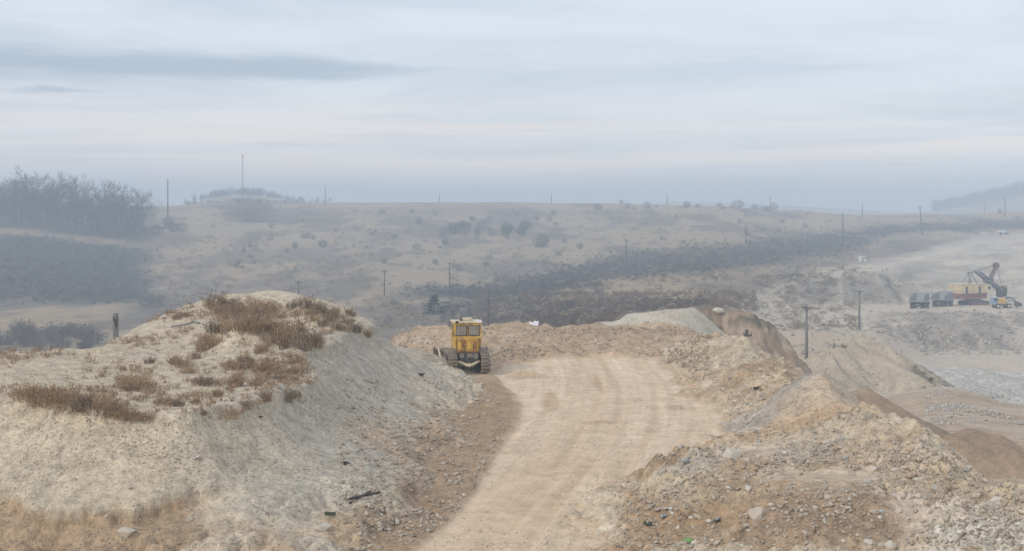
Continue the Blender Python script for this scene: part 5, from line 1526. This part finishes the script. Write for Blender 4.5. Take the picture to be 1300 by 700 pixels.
t = thing('pine_tree', 'dark green young pine in the meadow left of the bulldozer cab', 'tree', h)
hgt = 27 / F * h[1]
m_ = MB(); m_.tube((0, 0, -.2), (0, 0, hgt * .9), .16, .04, n=7); m_.build('trunk', M['bark'], t)
link('crown', conifer(3, hgt, hgt * .62, M['pine'], 10, 40), t)

# bare trees of the wood on the left hill
def bare_tree(seed, h, twigw=.09):
    r = np.random.RandomState(seed); tk = MB(); V, Fc = [], []
    def grow(p, d, L, rad, lev):
        q = p + d * L
        if lev <= 1: tk.tube(p, q, rad, rad * .7, n=5, cap=False)
        else:
            e = np.cross(d, r.randn(3)); e /= np.linalg.norm(e) + 1e-9; w0 = max(rad, twigw * .5); k = len(V)
            V.extend([p - e * w0, p + e * w0, q + e * w0 * .6, q - e * w0 * .6]); Fc.append((k, k + 1, k + 2, k + 3))
        if lev >= 5: return
        for i in range(3 if lev else 5):
            s_ = p + (q - p) * (1.0 if i == 0 else .45 + .55 * r.rand())
            nd = d + (.35 if i == 0 else .8) * r.randn(3) * np.array([1, 1, .7]); nd[2] += .18; nd /= np.linalg.norm(nd)
            grow(s_, nd, L * (.62 + .22 * r.rand()), rad * .62, lev + 1)
    grow(np.array([0, 0, -.3]), np.array([.03 * r.randn(), .03 * r.randn(), 1.0]), h * .34, h * .018, 0)
    return tk.mesh('trunk', M['bark']), fast_mesh('crown', V, Fc, M['treetwig'])


TREES = [bare_tree(50 + i, 1.0 * 18, .10) for i in range(5)]
tl = []
for k in range(44):
    px = k * 4.3 + random.uniform(-3, 3) - 4
    tl.append((px, random.uniform(690, 770), random.uniform(13, 29) * (1.0 if px < 165 else .6)))
tl += [(128, 700, 26), (150, 690, 27), (163, 700, 25), (40, 690, 26), (18, 700, 25), (75, 695, 25), (96, 700, 24)]
tl.sort(key=lambda a: a[0])
def tree_label(px):
    if px > 138: return 'tall bare tree at the right end of the wood on the left hill'
    return 'bare tree in the front edge of the wood on the left hill'
for k, (px, Y, hgt) in enumerate(tl):
    h = on_ground(px, Y); tm, cm = TREES[k % 5]
    t = thing('bare_tree', tree_label(px), 'tree', h, random.uniform(0, 6.28), tree_label(px).replace('tree', 'trees', 1))
    s = hgt / 18; t.scale = (s * 1.1, s * 1.1, s)
    link('trunk', tm, t); link('crown', cm, t)
WOODB = [leafball('wood', 500 + i, M['treedark'], 130, .9, (4.0, 4.0, 7.5), hollow=.15, stems=4) for i in range(4)]
M['wood_mass'] = grain_mat('wood_mass', (.055, .06, .055), (.10, .095, .088))
stuff_copies('wood', WOODB, 42, lambda r: on_ground(r.uniform(-60, 160), r.uniform(735, 860)), .5, 1.0, 31, M['wood_mass'], (.8, 1.1))
stuff_copies('wood', WOODB, 150, lambda r: on_ground(r.triangular(222, 395, 310), r.uniform(1270, 1360)), .35, .75, 32, M['wood_mass'], (.6, .9))
stuff_copies('wood', WOODB, 520, lambda r: on_ground(r.uniform(1185, 1420), r.uniform(1870, 2120)), .8, 1.5, 33, M['wood_mass'], (.6, .9))
stuff_copies('wood', WOODB, 70, lambda r: on_ground(r.uniform(226, 420), r.uniform(1040, 1120)), .15, .45, 34, M['wood_mass'], (.5, .8))

# ------------------------------------------------------------------ litter and scrap
def bent(name, pts, r, mat, label, cat):
    m_ = MB()
    for p, q in zip(pts[:-1], pts[1:]): m_.tube(p, q, r, n=8)
    o = m_.build(name, mat); return tag(o, label, cat)
def gpt(px, py, dz=.03):
    h = hit(px, py); return (h[0], h[1], h[2] + dz)
bent('pipe', [gpt(217, 417, .08), gpt(228, 416, .10), gpt(238, 414, .10), gpt(246, 412, .12), gpt(253, 412, .08)], .05, M['rubber_pipe'], 'bent grey pipe lying on the top of the left heap', 'pipe')
bent('pipe', [gpt(443, 638, .10), gpt(462, 634, .12), gpt(482, 630, .12)], .045, M['darkmetal'], 'dark pipe sticking out of the lower heap slope', 'pipe')
bent('rod', [gpt(444, 640, .03), gpt(470, 632, .22)], .03, M['darkmetal'], 'thin dark rod crossing the dark pipe', 'rod')
bent('pipe', [gpt(412, 654, .06), gpt(426, 656, .08)], .05, M['evergreen'], 'short greenish pipe beside the whitish boulder', 'pipe')
def crumple(px, py, wpx, mat, label, seed):
    h = hit(px, py); s = wpx / F * h[1]; r = np.random.RandomState(seed); n = 6
    V = [((i / (n - 1) - .5) * s, (j / (n - 1) - .5) * s * .8, .30 * s * r.rand()) for i in range(n) for j in range(n)]
    Fc = [(i * n + j, i * n + j + 1, (i + 1) * n + j + 1, (i + 1) * n + j) for i in range(n - 1) for j in range(n - 1)]
    me = fast_mesh('litter', V, Fc, mat)
    o = link('litter', me, None, (h[0], h[1], h[2] + .03), (0.35, 0, r.rand() * 6)); sm = o.modifiers.new('thick', 'SOLIDIFY'); sm.thickness = .01
    return tag(o, label, 'litter')
crumple(911, 664, 14, M['plastic_blue'], 'crumpled blue-grey plastic sheet in the brown earth of the bank', 1)
crumple(843, 658, 12, M['plastic_blue'], 'small bluish scrap beside white scraps at the left edge of the bank', 2)
crumple(836, 650, 12, M['plastic_white'], 'white plastic scrap at the left edge of the bank', 3)
crumple(848, 649, 10, M['plastic_white'], 'pale lilac plastic scrap right of the white scrap', 4)
crumple(822, 667, 10, M['evergreen'], 'dark green rag low on the left edge of the bank', 5)
crumple(873, 688, 12, M['plastic_green'], 'bright green plastic scrap near the bottom of the bank', 6)
crumple(250, 584, 8, M['plastic_white'], 'pinkish white scrap on the front slope of the left heap', 7)
crumple(331, 531, 5, M['black'], 'small black scrap under the rim of the left heap', 8)
crumple(871, 588, 9, M['plastic_blue'], 'grey-blue scrap on the grey pile beside the road', 9)
crumple(439, 590, 8, M['black'], 'small dark scrap on the grey flank of the left heap', 10)
crumple(535, 478, 9, M['black'], 'dark scrap on the heap slope left of the bulldozer', 11)
crumple(960, 495, 9, M['darkmetal'], 'dark scrap half buried in the upper spoil bank', 12)
crumple(678, 413, 12, M['plastic_white'], 'white scrap in the scrub beyond the edge of the platform', 13)
